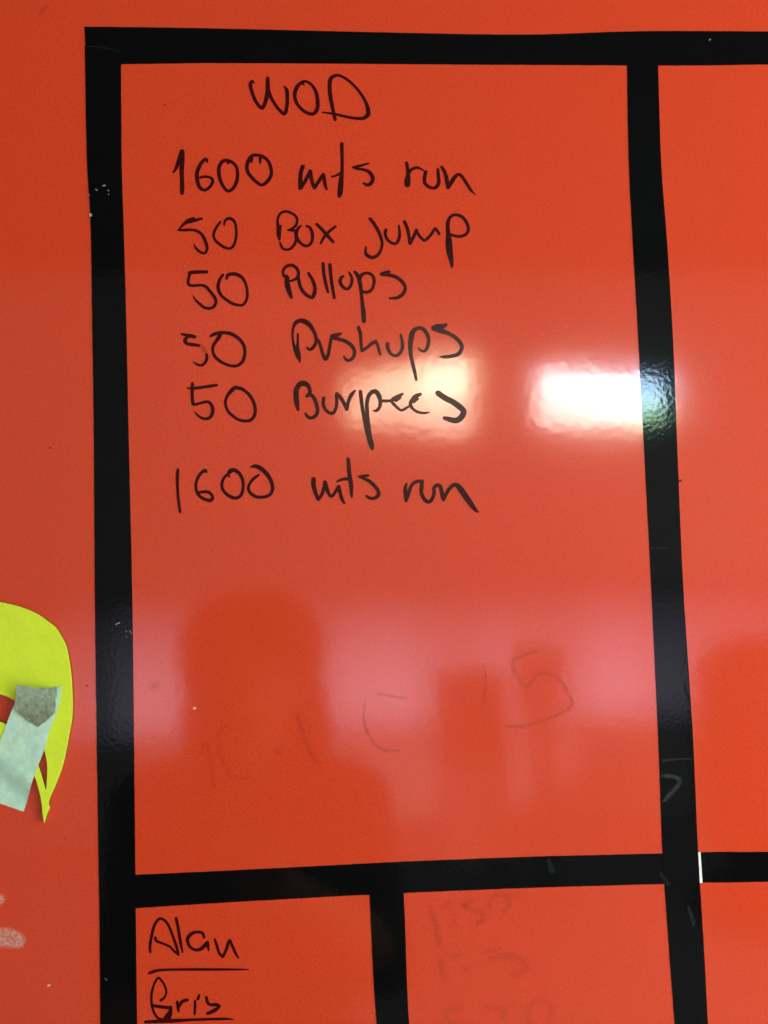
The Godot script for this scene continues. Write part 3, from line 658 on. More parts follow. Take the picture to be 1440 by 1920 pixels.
	ink(w, "digit", [[-92.7, 162.6, 1.3,  -89.5, 161.7, 2.27,  -86.3, 161.1, 2.76,  -83.7, 160.5, 2.44], [-88.9, 159.9, 2.27,  -90.2, 158.1, 2.68,  -89.5, 156.2, 2.35,  -87.2, 155.3, 2.44,  -84, 154.9, 2.36,  -81, 154.4, 2.03], [-75.8, 148.2, 1.79,  -75.6, 145.8, 2.19,  -76.6, 142.9, 2.03,  -78.6, 140.9, 2.03,  -80.6, 140.7, 1.87,  -83, 141.7, 1.54,  -85, 143.5, 0.65]])
	ink(w, "digit", [[-73, 160.8, 1.71,  -70.6, 162.1, 2.44,  -67, 163, 2.61,  -63, 163.1, 2.53,  -58.9, 162.3, 2.69,  -54.9, 159.9, 2.61,  -51.8, 156.6, 2.53,  -50, 152.5, 2.37,  -49.9, 147.9, 2.37,  -51.2, 143.4, 2.45,  -54.1, 140.6, 2.28,  -57.7, 139.9, 2.2,  -62.1, 140.9, 2.12,  -66.5, 143.2, 2.28,  -70.1, 146.5, 2.2,  -71.5, 150.2, 2.11,  -71.4, 153.5, 2.2,  -69.5, 156.8, 2.44,  -67.4, 159.7, 2.93,  -66.2, 161.9, 2.45]])
	w = writing(board, "handwritten_word", "handwritten word Pushups")
	ink(w, "letter", [[-13.3, 161.7, 1.57,  -13.4, 156.6, 1.66,  -13.7, 151.9, 2.59,  -12.8, 146.3, 2.86,  -12.3, 142.1, 1.2], [-13.3, 145, 2.59,  -15, 150.1, 2.77,  -16.4, 155.2, 1.76,  -16.9, 160.4, 1.57,  -16.5, 165, 1.76,  -14.8, 169.2, 2.59,  -11.6, 171, 3.06,  -8.4, 170.4, 3.71,  -5.2, 168.2, 3.34,  -2.5, 164, 2.69,  -0.8, 159.3, 2.41,  -0.9, 155.5, 2.32,  -3.3, 151.8, 2.31,  -5.4, 150.7, 2.13,  -7.3, 152, 1.39]])
	ink(w, "letter", [[-0.8, 157.9, 2.5,  1, 156.4, 2.41,  2.3, 152.7, 2.32,  3.5, 148, 2.41,  5.3, 143.9, 2.5,  7.2, 146.6, 2.5,  8.2, 150.8, 2.41,  9, 155, 2.23,  10, 159.6, 2.04]])
	ink(w, "letter", [[16.3, 161.7, 1.86,  13, 160.5, 3.25,  10.5, 159.8, 3.07], [10.5, 160.1, 2.79,  11.1, 158.9, 2.6,  15.3, 157.7, 2.69,  19.8, 156.1, 2.79,  23.5, 153.3, 2.79,  25.5, 149.6, 2.6,  24.9, 145.4, 2.6,  22.3, 143.1, 2.32,  20, 143.1, 2.13,  18.2, 145.3, 1.67]])
	ink(w, "letter", [[28.7, 165.9, 2.42,  29.9, 161.8, 2.61,  30.2, 156.1, 2.33,  30.6, 150.3, 2.33], [30.8, 149.3, 2.14,  34.5, 151.9, 2.33,  37.8, 154.6, 2.52,  40.4, 155.9, 2.52], [40.4, 155.8, 2.52,  41.8, 153.2, 2.33,  42.6, 149.4, 2.24,  43.4, 146.6, 1.68]])
	ink(w, "letter", [[48.6, 154.1, 2.71,  48.8, 151.2, 2.71,  50.5, 147.5, 2.38,  53.5, 145.7, 2.05,  56.6, 147, 2.48,  58.8, 150.6, 2.48,  59, 154.8, 2.39,  58, 160.6, 1.54]])
	ink(w, "letter", [[67.9, 128.6, 1.96,  67.1, 133.8, 2.48,  65.7, 140.1, 2.71,  64.6, 146.9, 2.9,  64.6, 153.7, 3.56,  65.5, 158.9, 3.94,  66.9, 162.9, 3.42,  70.6, 165.1, 2.63,  74.2, 164, 2.91,  77, 159.3, 2.82,  77.3, 154.6, 2.63,  75.9, 150.4, 2.48,  73.8, 148.6, 1.97,  71.2, 149.7, 1.69,  70.1, 151.1, 1.03]])
	ink(w, "letter", [[90.2, 167.3, 2.07,  87.3, 166, 3.95,  83.1, 165.3, 4.7,  80.7, 165.3, 2.63], [80.5, 164.2, 1.88,  85.6, 163.1, 3.58,  91.3, 161.2, 2.92,  96.4, 158, 2.92,  99.9, 153.8, 2.92,  100.6, 150.6, 2.82,  98.1, 146.5, 2.92,  93.4, 145, 2.63,  88.7, 144.5, 2.3,  85.1, 144.6, 0.94]])
	w = writing(board, "handwritten_number", "handwritten number 50 before the burpees")
	ink(w, "digit", [[-89.6, 125.1, 0.73,  -85.7, 124.8, 2.02,  -80.4, 125.3, 2.18,  -75.2, 126, 2.19,  -70.8, 126.6, 2.11,  -69, 126.8, 1.54], [-85.6, 128.2, 2.18,  -85.9, 123.8, 2.26,  -85.9, 118.9, 2.26,  -85.6, 114.8, 2.26,  -84.8, 113.6, 2.02,  -81.4, 114.3, 1.94,  -77.4, 115.3, 1.94,  -74.6, 115, 2.18,  -72.6, 112.1, 2.43,  -72.3, 108.4, 2.59,  -74, 104.8, 2.42,  -77.6, 103.7, 2.02,  -80.8, 104.9, 1.86,  -83.1, 107, 1.37,  -84.6, 108.6, 0.56]])
	ink(w, "digit", [[-56.4, 125.4, 2.28,  -58.8, 123.4, 3.09,  -61.7, 120.1, 2.35,  -63.4, 116.5, 2.11,  -63.5, 112.8, 2.03,  -61.9, 108.7, 2.11,  -58.7, 105.4, 2.19,  -55.2, 102.9, 2.11,  -50.8, 101.8, 2.27,  -46.7, 102.4, 2.27,  -44.3, 105.1, 2.44,  -43.5, 109.2, 2.44,  -44.3, 114.1, 2.44,  -46.8, 119.1, 2.44,  -50, 122.4, 2.28,  -53.2, 124.3, 2.6,  -56.8, 124.8, 2.68]])
	w = writing(board, "handwritten_word", "handwritten word Burpees under the shine")
	ink(w, "letter", [[-14.3, 108.8, 2.02,  -15, 113.4, 3.49,  -15.4, 118.1, 3.86,  -15.1, 122.7, 3.68,  -13, 126.3, 3.68,  -10, 127.2, 3.87,  -7.2, 125.7, 3.23,  -6, 123, 2.67,  -6.1, 120.2, 2.58,  -8.1, 118.2, 2.21], [-8.1, 118.2, 2.12,  -5.4, 119.2, 2.58,  -3.2, 116.9, 2.76,  -1.5, 112.3, 2.76,  -0.9, 107.6, 2.67,  -2.5, 104.4, 2.57,  -5.8, 103.1, 2.3,  -8, 104.3, 2.3,  -9.3, 106.2, 1.65]])
	ink(w, "letter", [[3.5, 116.8, 2.4,  3.1, 112.7, 2.49,  4.4, 109, 2.3,  7.1, 106.4, 2.3,  9.9, 106.5, 2.49,  11.8, 109.8, 2.4,  12.4, 114.4, 2.31,  12.2, 118.1, 2.31,  12.7, 119.5, 2.59]])
	ink(w, "letter", [[12.7, 119.5, 2.77,  15.2, 116.7, 2.77,  17.4, 112.9, 2.77,  19.2, 108.9, 2.68], [19.3, 108.7, 2.31,  20.1, 112.9, 2.59,  21.6, 117, 2.59,  23.1, 119.3, 2.59,  25.2, 121.6, 1.39]])
	ink(w, "letter", [[28.9, 121, 2.5,  29.4, 115.1, 2.68,  30.1, 108.5, 2.59,  31.7, 99.2, 2.96,  33.6, 90.9, 3.51,  35.3, 84.8, 3.97,  36, 81.3, 2.58], [34.9, 87.6, 2.58,  34.5, 94.1, 2.31,  33.6, 101.1, 2.5,  33.2, 107.6, 2.68,  33.2, 112.7, 2.78,  34.5, 117.8, 2.78,  36.9, 120.4, 3.06,  39.7, 120.6, 3.34,  41.7, 117.7, 3.43,  42.5, 113.9, 2.78,  42, 110.2, 2.5,  39.8, 107.5, 2.13,  38, 107.5, 1.39]])
	ink(w, "letter", [[42.8, 114.3, 2.23,  46.4, 114.1, 2.23,  50.3, 114.1, 1.86], [58.2, 119, 1.68,  54.9, 117, 2.98,  51.4, 115, 3.16,  50.7, 113.1, 2.23,  53, 110.5, 2.14,  55.5, 108.1, 1.95,  57.5, 107.5, 1.86,  60.1, 108.8, 1.86,  62.8, 110.3, 1.49], [56.5, 116.3, 1.86,  53.4, 114.2, 2.14]])
	ink(w, "letter", [[70.7, 118.6, 2.14,  67.2, 117, 3.08,  64.3, 113.9, 2.98,  63.4, 111.3, 2.61,  64.7, 108.7, 2.23,  67.8, 106.3, 2.05,  71.4, 105.3, 1.86,  74.5, 105.4, 1.58,  76.8, 105.9, 0.56], [68.7, 115.2, 1.68,  65.7, 113.3, 2.33]])
	ink(w, "letter", [[82.8, 119.1, 4.02,  87.4, 115.7, 4.11,  92.5, 113, 4.11,  97, 109.8, 4.3,  100.3, 106.1, 4.12,  98.8, 102.1, 4.3,  95.1, 99.7, 4.11,  91, 100.3, 3.73,  87, 101.5, 2.8]])
	w = writing(board, "handwritten_number", "handwritten number 1600 in the last run line")
	ink(w, "digit", [[-96.2, 69.5, 1.76,  -96.7, 64.9, 2.42,  -96.7, 58.2, 1.98,  -96.4, 51, 1.98,  -95.7, 44.4, 1.97,  -95.2, 40.4, 1.75]])
	ink(w, "digit", [[-77.2, 67.2, 1.55,  -78, 68.5, 2.43,  -80.8, 66.6, 2.32,  -83.3, 62.9, 2.2,  -84.5, 58, 2.09,  -83.7, 53.5, 2.2,  -81, 50.1, 2.2,  -77.2, 48.2, 2.42,  -74.3, 48.1, 2.53,  -73.4, 50.5, 2.2,  -75.5, 53.2, 2.2,  -78.8, 53.9, 2.2,  -83.2, 53.2, 1.87]])
	ink(w, "digit", [[-61.9, 63.9, 1.55,  -62.7, 65, 1.99,  -61, 67.6, 3.21,  -58.2, 68.1, 2.77,  -55, 65.7, 2.55,  -52.9, 61.2, 2.33,  -52.7, 56.1, 2.21,  -54.1, 51.2, 2.32,  -57.5, 49.1, 2.32,  -61.3, 50.1, 2.43,  -65.1, 53.1, 2.21,  -66.9, 57, 2.1,  -66.3, 61.4, 2.1,  -63.8, 65, 1.88]])
	ink(w, "digit", [[-46.9, 70.2, 1.44,  -43.9, 70.6, 2.78,  -40, 68.6, 3.11,  -35.7, 64.1, 2.89,  -33.1, 58.5, 2.55,  -32.9, 54, 2.44,  -34.9, 50.7, 2.22,  -39.3, 49.3, 2.22,  -44.3, 49.8, 2.33,  -48.1, 52.7, 2.21,  -49.1, 56.1, 2.1,  -47.4, 59.9, 2,  -44.6, 62.7, 2,  -42, 64.5, 1.55]])
	w = writing(board, "handwritten_word", "handwritten word mts in the last run line")
	ink(w, "letter", [[-3.6, 60.1, 1.22,  -4.7, 61, 3.17,  -4.9, 57, 3.25,  -3.8, 52.1, 3,  -2.1, 47.1, 2.43], [-1.9, 46.9, 2.68,  0.2, 49.6, 2.43,  2.1, 54, 2.68,  3, 58.8, 2.52], [3, 58.5, 2.84,  4.3, 53.6, 2.84,  5.8, 49.9, 2.27,  7, 48.7, 2.03,  9.1, 50.6, 2.28,  11.2, 53.8, 2.28,  12.3, 55.4, 2.36], [12.3, 55.2, 2.68,  13.2, 50.9, 2.6,  14.3, 46.8, 2.6,  15.8, 44, 1.79]])
	ink(w, "letter", [[19.2, 74.2, 2.53,  19.5, 69.6, 2.94,  19.8, 64.3, 2.94,  20.3, 60.2, 3.26,  20.8, 56.5, 3.1,  20.9, 52.4, 2.69,  21, 48.2, 1.63], [11.1, 58.8, 1.3,  14.2, 60.1, 2.04,  17.9, 60.6, 2.28,  19.7, 59.8, 2.04]])
	ink(w, "letter", [[32.6, 62.6, 1.96,  29.3, 62.2, 2.2,  26.3, 62, 1.55], [26.3, 61.9, 1.47,  29.3, 60.7, 1.96,  33.3, 58.7, 2.45,  36.9, 55.3, 2.61,  39.4, 51.6, 2.61,  39.2, 48.7, 2.69,  36.7, 46.9, 2.45,  33.4, 47, 2.2,  31.2, 48.4, 1.79]])
	w = writing(board, "handwritten_word", "handwritten word run in the last run line")
	ink(w, "letter", [[59.1, 56.3, 1.48,  58.1, 53.4, 2.67,  58.2, 48.8, 3.04,  58.4, 44.7, 2.39], [58.6, 45.6, 2.76,  60.3, 49.7, 2.58,  62.3, 54.7, 2.49,  65.2, 57.4, 2.49,  69.6, 58, 2.03]])
	ink(w, "letter", [[69.8, 57.9, 2.59,  69.4, 54.1, 2.96,  69.1, 49.9, 2.77,  70.8, 45.7, 2.77,  73.5, 43.5, 2.77,  75.9, 44.7, 2.68,  77.8, 48.8, 2.59,  78, 53, 2.5,  79.9, 54.9, 2.41]])
	ink(w, "letter", [[79.9, 54.9, 2.5,  82.2, 54.2, 2.78,  83.2, 50.5, 2.87,  83.8, 46.8, 3.05,  84.2, 44.6, 2.22], [84.4, 45, 2.68,  87.1, 50, 2.59,  90.1, 53.6, 2.78,  92.9, 54.9, 2.78,  95.6, 53, 3.9,  98.7, 48.3, 4.27,  101.8, 43.7, 4.08,  104.9, 39, 3.25,  107.1, 36.4, 2.32,  108.7, 35.5, 0.65]])
	w = writing(board, "handwritten_word", "handwritten first name of four letters above the upper underline")
	ink(w, "letter", [[-118.6, -248.1, 1.57,  -118.8, -244.1, 1.99,  -117.6, -237.4, 1.99,  -116, -231.7, 1.99,  -113.6, -227.9, 2,  -111.2, -227.1, 1.89,  -108, -229.5, 1.79,  -105.5, -234.4, 1.79,  -103.4, -240.2, 1.89,  -101.7, -245.5, 1.89,  -100.4, -250.7, 1.68], [-100.4, -250.8, 1.57,  -103, -248.6, 1.57,  -106.1, -245.3, 1.57,  -110.3, -243.2, 1.57,  -114.5, -241.2, 1.78,  -115.3, -239.3, 2.1]])
	ink(w, "letter", [[-101.7, -227.4, 2,  -100.7, -232, 2,  -99.7, -238.3, 2.1,  -98.7, -244.7, 1.89,  -97.7, -249.4, 1.05]])
	ink(w, "letter", [[-83.6, -240.5, 1.69,  -84.8, -237.7, 1.9,  -88, -236.9, 1.9,  -91.7, -237.8, 2.42,  -94.2, -240.5, 2.42,  -94.2, -243.3, 2.1,  -92.4, -246.6, 1.89,  -89.3, -248.3, 1.89,  -86.1, -248, 2.32,  -83.4, -246, 2.53,  -81.5, -243.9, 2.11], [-81.4, -244.1, 2.11,  -81.2, -246.7, 1.9,  -80.7, -249.2, 1.05]])
	ink(w, "letter", [[-76.7, -242.3, 1.58,  -75.4, -246.5, 2,  -73.9, -251.3, 1.9,  -71.7, -253.6, 1.9], [-71.6, -253.6, 1.9,  -69.4, -249.4, 2.11,  -68, -245.3, 2.22,  -66.9, -243.4, 1.9], [-66.9, -243.4, 1.9,  -65.3, -247, 1.9,  -63.3, -251.9, 1.8,  -61.5, -255, 1.16]])
	w = writing(board, "handwritten_word", "handwritten first name with a tall capital above the lower underline")
	ink(w, "letter", [[-112.2, -279.1, 1.9,  -109.8, -277.3, 1.52,  -108.6, -273.6, 1.42,  -110.2, -268.8, 1.42,  -112.1, -266.1, 1.43,  -113.7, -264.7, 1.42,  -115.9, -267.6, 1.61,  -117.6, -272.2, 1.61,  -118.3, -276.8, 1.61,  -118, -282, 1.61,  -116.6, -286.8, 1.7,  -114.3, -290.2, 1.7,  -111, -291.7, 1.7], [-117.1, -282.3, 2.08,  -112.3, -283.3, 2.18,  -106.3, -284.3, 1.9], [-106, -283.9, 2.28,  -106.2, -287.4, 2.84,  -107.1, -290.2, 2.84], [-107.3, -287.4, 2.09,  -109.8, -290.7, 2.37]])
	ink(w, "letter", [[-101.7, -280.6, 1.61,  -101.2, -284, 2.18,  -100.9, -286.8, 1.33], [-100.6, -284, 1.71,  -98.4, -280.8, 2.19,  -95, -279.9, 2]])
	ink(w, "letter", [[-90.2, -280.9, 1.62,  -90.2, -284.6, 1.9,  -90.6, -289.3, 1.52], [-87.4, -277.3, 1.62,  -88.3, -279.8, 2]])
	ink(w, "letter", [[-82.8, -279, 2,  -82, -282.3, 2.1,  -80.2, -283.8, 1.91,  -76.3, -284.1, 2.38,  -74, -285.1, 1.34], [-74, -285.2, 1.34,  -76.4, -286.9, 2.38,  -79.8, -288.5, 2.57,  -82.2, -289.3, 2.09]])
	w = writing(board, "underline", "ink line under the first name")
	ink(w, "ink_line", [[-119.5, -261.4, 1.78,  -117.4, -260.8, 2.09,  -113.7, -260, 1.88,  -105.3, -260, 1.57,  -89.4, -260.8, 1.68,  -73.6, -261.7, 1.58,  -62.9, -262.3, 1.27,  -54.9, -262.8, 0.63]])
	w = writing(board, "underline", "ink line under the second name")
	ink(w, "ink_line", [[-122.3, -292.3, 2.08,  -114.8, -292.4, 2.36,  -105.3, -292.6, 2.65,  -93.3, -292.7, 1.9,  -78.9, -293.1, 1.81,  -70.2, -293.5, 1.52,  -65.2, -294.1, 0.48]])
	rubbed(board, "erased_mark", "rubbed out middle of the five before the pushups", [[-81.4, 154.5, 2.03,  -80, 154.1, 2.03,  -78.4, 153.1, 1.95,  -77.2, 151.5, 1.87,  -76.3, 149.7, 1.87,  -75.8, 147.8, 1.79]], 0.336, INK)
	rubbed(board, "erased_mark", "faint erased digits left of the others in the big panel", [[-84.7, -122.2, 1.75,  -80.7, -114.6, 1.95,  -78.3, -123.5, 2.34,  -75.3, -146, 1.75], [-66.1, -102.1, 1.77,  -72.2, -110.1, 2.35,  -69.5, -127.8, 2.34,  -61.9, -137.4, 2.34,  -49.1, -137.4, 1.57]], 0.105, INK)
	rubbed(board, "erased_mark", "faint erased dot and stroke in the big panel", [[-36.4, -120.9, 1.97,  -33, -121.5, 3.54,  -29.7, -123.2, 2.36], [-19.6, -97.4, 1.78,  -14.1, -116.3, 2.37,  -6.1, -132, 1.97]], 0.136, INK)
	rubbed(board, "erased_mark", "faint erased round digit in the big panel", [[26.5, -90.3, 1.4,  25.5, -104.1, 1.59,  29.8, -116.2, 1.59,  37.6, -123.4, 1.59,  49.7, -124.5, 1.2], [34.7, -85.6, 1,  46.7, -88.6, 1.2,  55.1, -89.8, 1], [106.3, -67.2, 1.01,  109.6, -77.4, 1.42,  107.4, -95.3, 1.01]], 0.174, INK)
	rubbed(board, "erased_mark", "faint erased five in the big panel", [[146.7, -60.9, 1.43,  128.9, -67, 1.83,  130.6, -76.1, 1.63,  137.5, -85, 1.63,  147.1, -76.7, 1.22,  159.4, -80.2, 1.64,  168.2, -93.6, 1.84,  165.8, -101.6, 1.63,  147.9, -108.5, 1.42,  133.4, -111.9, 1.62,  122.2, -110.9, 1.21]], 0.186, INK)
	rubbed(board, "erased_mark", "faint erased upper time in the lower middle panel", [[65.4, -227.5, 2.84,  69.3, -238.2, 3.54,  71.8, -254.6, 4.01], [72.5, -230.8, 2.37,  81.7, -226.6, 2.61], [80, -241.7, 4.02,  84.3, -239.6, 4.02], [96.2, -225.6, 2.85,  88.2, -229, 3.08,  91.8, -231.2, 3.32,  101.3, -234.7, 3.33,  102.4, -239.4, 3.32,  96.2, -241.7, 2.85], [107.4, -233.8, 2.62,  107, -227.4, 2.86,  111.4, -223.1, 2.62,  118.6, -224.7, 2.62,  120.6, -229.8, 2.62,  115.2, -235.4, 2.62]], 0.136, INK)
	rubbed(board, "erased_mark", "faint erased lower time in the lower middle panel", [[72.1, -262.7, 3.3,  73, -270.9, 3.53,  74.8, -278.5, 3.05], [77.5, -263, 2.83,  87.2, -260.1, 3.07], [86.2, -272.2, 4.24,  92.2, -270.8, 4.01], [100.4, -260.3, 2.6,  114.4, -258.5, 2.14], [105, -266.3, 2.84,  113.6, -264.1, 3.32,  123.2, -264.7, 4.04,  130.6, -270.1, 4.28,  126.5, -275.1, 3.56,  118.6, -275.8, 2.84]], 0.119, INK)
	rubbed(board, "erased_mark", "faint erased writing at the foot of the lower middle panel", [[87.2, -295.4, 3.05,  77.6, -296.5, 3.05,  74.4, -302.1, 3.28,  83.2, -307.2, 3.05], [100.4, -295.6, 2.59,  114.7, -298.8, 3.54,  112.1, -305.5, 3.53], [131.2, -310.1, 3.54,  130.4, -299.7, 3.31,  138.5, -293.4, 3.56,  145.6, -297.7, 3.56,  146.4, -308.8, 3.08]], 0.102, INK)
	rubbed(board, "erased_mark", "grey smudge near the upper corner of the board", [[-186.9, 386.8, 2.48,  -184.6, 390.8, 2.07,  -180.5, 394.3, 1.45], [-183.1, 386.8, 1.03,  -181.3, 387.3, 0.83]], 0.186, INK)
	rubbed(board, "erased_mark", "dark smudge beside the long vertical tape", [[-116.6, -77.3, 3.51,  -113.1, -75, 4.69,  -110.2, -74, 2.35]], 0.136, INK)
	speck(board, -101.7, 323.9, 1.12, false)
	speck(board, -181, 85.7, 1.34, false)
	speck(board, -158, -73.7, 1.05, false)
	speck(board, -87.5, -91.2, 1.76, true)
	speck(board, -172.9, -172.8, 0.77, false)
	speck(board, 252.2, 54, 2.28, false)
	speck(board, -183.7, -265.7, 1.69, true)
	speck(board, 216.1, -16.1, 0.84, false)


# ---------------------------------------------------------------- the foam cutout and the paper tape on it
func rounded(p: PackedVector2Array) -> PackedVector2Array:
	var n := p.size()
	var out := PackedVector2Array()
	var t := []
	for i in n:
		var a := (p[i] - p[(i + n - 1) % n])
		var b := (p[(i + 1) % n] - p[i])
		t.append(Vector2.ZERO if absf(a.angle_to(b)) > 0.7 else (a.normalized() + b.normalized()).normalized())
	for i in n:
		var a := p[i]
		var b := p[(i + 1) % n]
		var d := a.distance_to(b) / 3.0
		for k in 5:
			out.append(a.bezier_interpolate(a + t[i] * d, b - t[(i + 1) % n] * d, b, k / 5.0))
	return out


func rim(st: SurfaceTool, f: PackedVector2Array, low: float, high: float, c: Color):
	var cw := Geometry2D.is_polygon_clockwise(f)
	for i in f.size():
		var a := f[i]
		var b := f[(i + 1) % f.size()]
		var o := (b - a).orthogonal().normalized() * (-1.0 if cw else 1.0)
		st.set_color(c)
		quad(st, [v3(a, low), v3(a, high), v3(b, high), v3(b, low)], Vector3(o.x, o.y, 0))


func make_cutout():
	var f := rounded(pairs([-277.7, -21.9, -254, -16, -230.2, -15, -213.1, -16.6, -204.1, -18.8, -195.2, -22, -188, -25.8, -182.3, -30.2, -177.3, -34.5, -173.7, -40.3, -170.8, -46.2, -169.3, -53, -168.3, -59.4, -167.7, -64.6, -167.1, -73.4, -166.8, -85.8, -167.3, -94.8, -168.8, -103.2, -171, -114.6, -173.5, -125.2, -178, -136.9, -182.5, -147.5, -182.7, -149.2, -181.8, -151.8, -183.7, -155.6, -185.3, -161, -186, -157.6, -186.9, -148.6, -187.9, -142.4, -189.3, -137.2, -191, -131.6, -194.6, -125.3, -200.4, -117.5, -208.2, -110.9, -220.1, -106.3, -240.4, -101.4, -270.7, -100.2, -270.7, -91.9, -240.4, -92.4, -213.2, -94.9, -209.3, -96.6, -201.7, -101.6, -194.9, -110.1, -189.5, -123.4, -188.8, -125.2, -185.4, -136.2, -184.1, -140.7, -183.6, -135.9, -183.2, -124.4, -184, -118.2, -185, -113.6, -187.7, -103.2, -193.4, -90.8, -203.7, -81.4, -207.9, -78.8, -213.2, -76.8, -240.4, -72.4, -270.8, -74.1]))
	var top := 0.003
	var st := SurfaceTool.new()
	st.begin(Mesh.PRIMITIVE_TRIANGLES)
	var c := Color(0.70, 0.85, 0.042)
	rim(st, f, 0.0021, top, c)
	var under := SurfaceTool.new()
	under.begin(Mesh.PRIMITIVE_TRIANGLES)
	rim(under, f, 0.0001, 0.0021, Color(0.10, 0.115, 0.03))  # lower part of the foam edge, darker than the face
	var t := thing("foam_cutout", "bright yellow green foam cutout curving to a split point beside the tape", "foam cutout", Vector3(0, EYE, 0))
	var face := sheet(f, 0.0016, func(_p): return top, func(p: Vector2, _e: float):
		var k := 1.0 + 0.04 * grain.get_noise_2d(p.x * 60, p.y * 60) + 0.06 * grain.get_noise_2d(p.x * 300, p.y * 300)
		var dirt := clampf(grain.get_noise_2d(p.x * 38, 5 + p.y * 38) * 1.6 - 0.45, 0, 1) * 0.08
		return Color(c.r * k * (1 - dirt), c.g * k * (1 - dirt * 0.9), c.b * (1 + dirt)))
	put("foam_face", face, M.foam, t)
	put("foam_edge", st.commit(), M.foam, t)
	put("foam_edge_low", under.commit(), M.foam, t)
	var strip := pairs([-201.6, -75.2, -203.7, -82.8, -207.6, -92.5, -210.9, -101.4, -213.3, -108, -218.1, -120.9, -222.5, -134.4, -225.5, -143.5])
	var r := pairs([-173.6, -73.1, -174.4, -81.8, -177.7, -92.5, -182, -103.2, -184.7, -113.6, -189.2, -124.8, -192.4, -133.3, -199.2, -153.9])
	r.reverse()
	strip.append_array(r)
	var lip_a := pairs([-220.1, -106.7, -189.6, -135.1])
	var on_foam := func(p: Vector2) -> float:      # flat over the foam, then down onto the board past the foam's lower edge
		var n := (lip_a[1] - lip_a[0]).orthogonal().normalized()
		var past := absf(n.dot(p - lip_a[0])) * (1.0 if n.dot(p - lip_a[0]) * n.y < 0 else -1.0)
		return 0.0003 + 0.0031 * (1.0 - smoothstep(0.001, 0.016, past)) + 0.00012 * grain.get_noise_2d(p.x * 130, p.y * 130)
	var paper := func(p: Vector2, _e: float) -> Color:
		var k := 1.0 + 0.16 * grain.get_noise_2d(p.x * 110, p.y * 110) + 0.10 * grain.get_noise_2d(p.x * 420, p.y * 420)
		var y := grain.get_noise_2d(p.x * 70, 9 + p.y * 70)
		return Color((0.52 + 0.05 * y) * k, 0.75 * k, (0.60 - 0.05 * y) * k)
	var s := thing("paper_tape", "pale green white strip of paper tape stuck slantwise over the yellow foam", "tape", Vector3(0, EYE, 0))
	put("strip", sheet(strip, 0.0011, on_foam, paper), M.strip, s)
	var flap := pairs([-200.4, -70.2, -194.1, -71.6, -187.6, -72.6, -175.1, -72.8, -175.7, -79, -176.8, -80.7, -176.7, -84.2, -177.8, -90.1, -182.8, -94.6, -188.8, -99, -194.9, -94.8, -202, -88.4, -203, -84.1, -202, -78.8])
	var low := 1e9
	var high := -1e9
	for p in flap:
		low = minf(low, p.y)
		high = maxf(high, p.y)
	var curl := func(p: Vector2) -> float:
		var k := clampf((p.y - low) / (high - low), 0, 1)
		return 0.0040 + 0.0052 * k * k + 0.0004 * grain.get_noise_2d(p.x * 130, p.y * 130)
	var lint := func(p: Vector2, _e: float) -> Color:
		var k := 1.0 + 0.30 * grain.get_noise_2d(p.x * 170, p.y * 170) + 0.22 * grain.get_noise_2d(p.x * 520, p.y * 520)
		var b := clampf((p.y - low) / (high - low) * 1.3, 0, 1)
		return Color(lerpf(0.20, 0.30, b) * k, lerpf(0.20, 0.38, b) * k, lerpf(0.13, 0.28, b) * k)
	var fl := put("folded_end", sheet(flap, 0.0009, curl, lint), M.strip, s)
	fl.set_meta("label", "grey linty end of the tape, lifted and folded to a point")


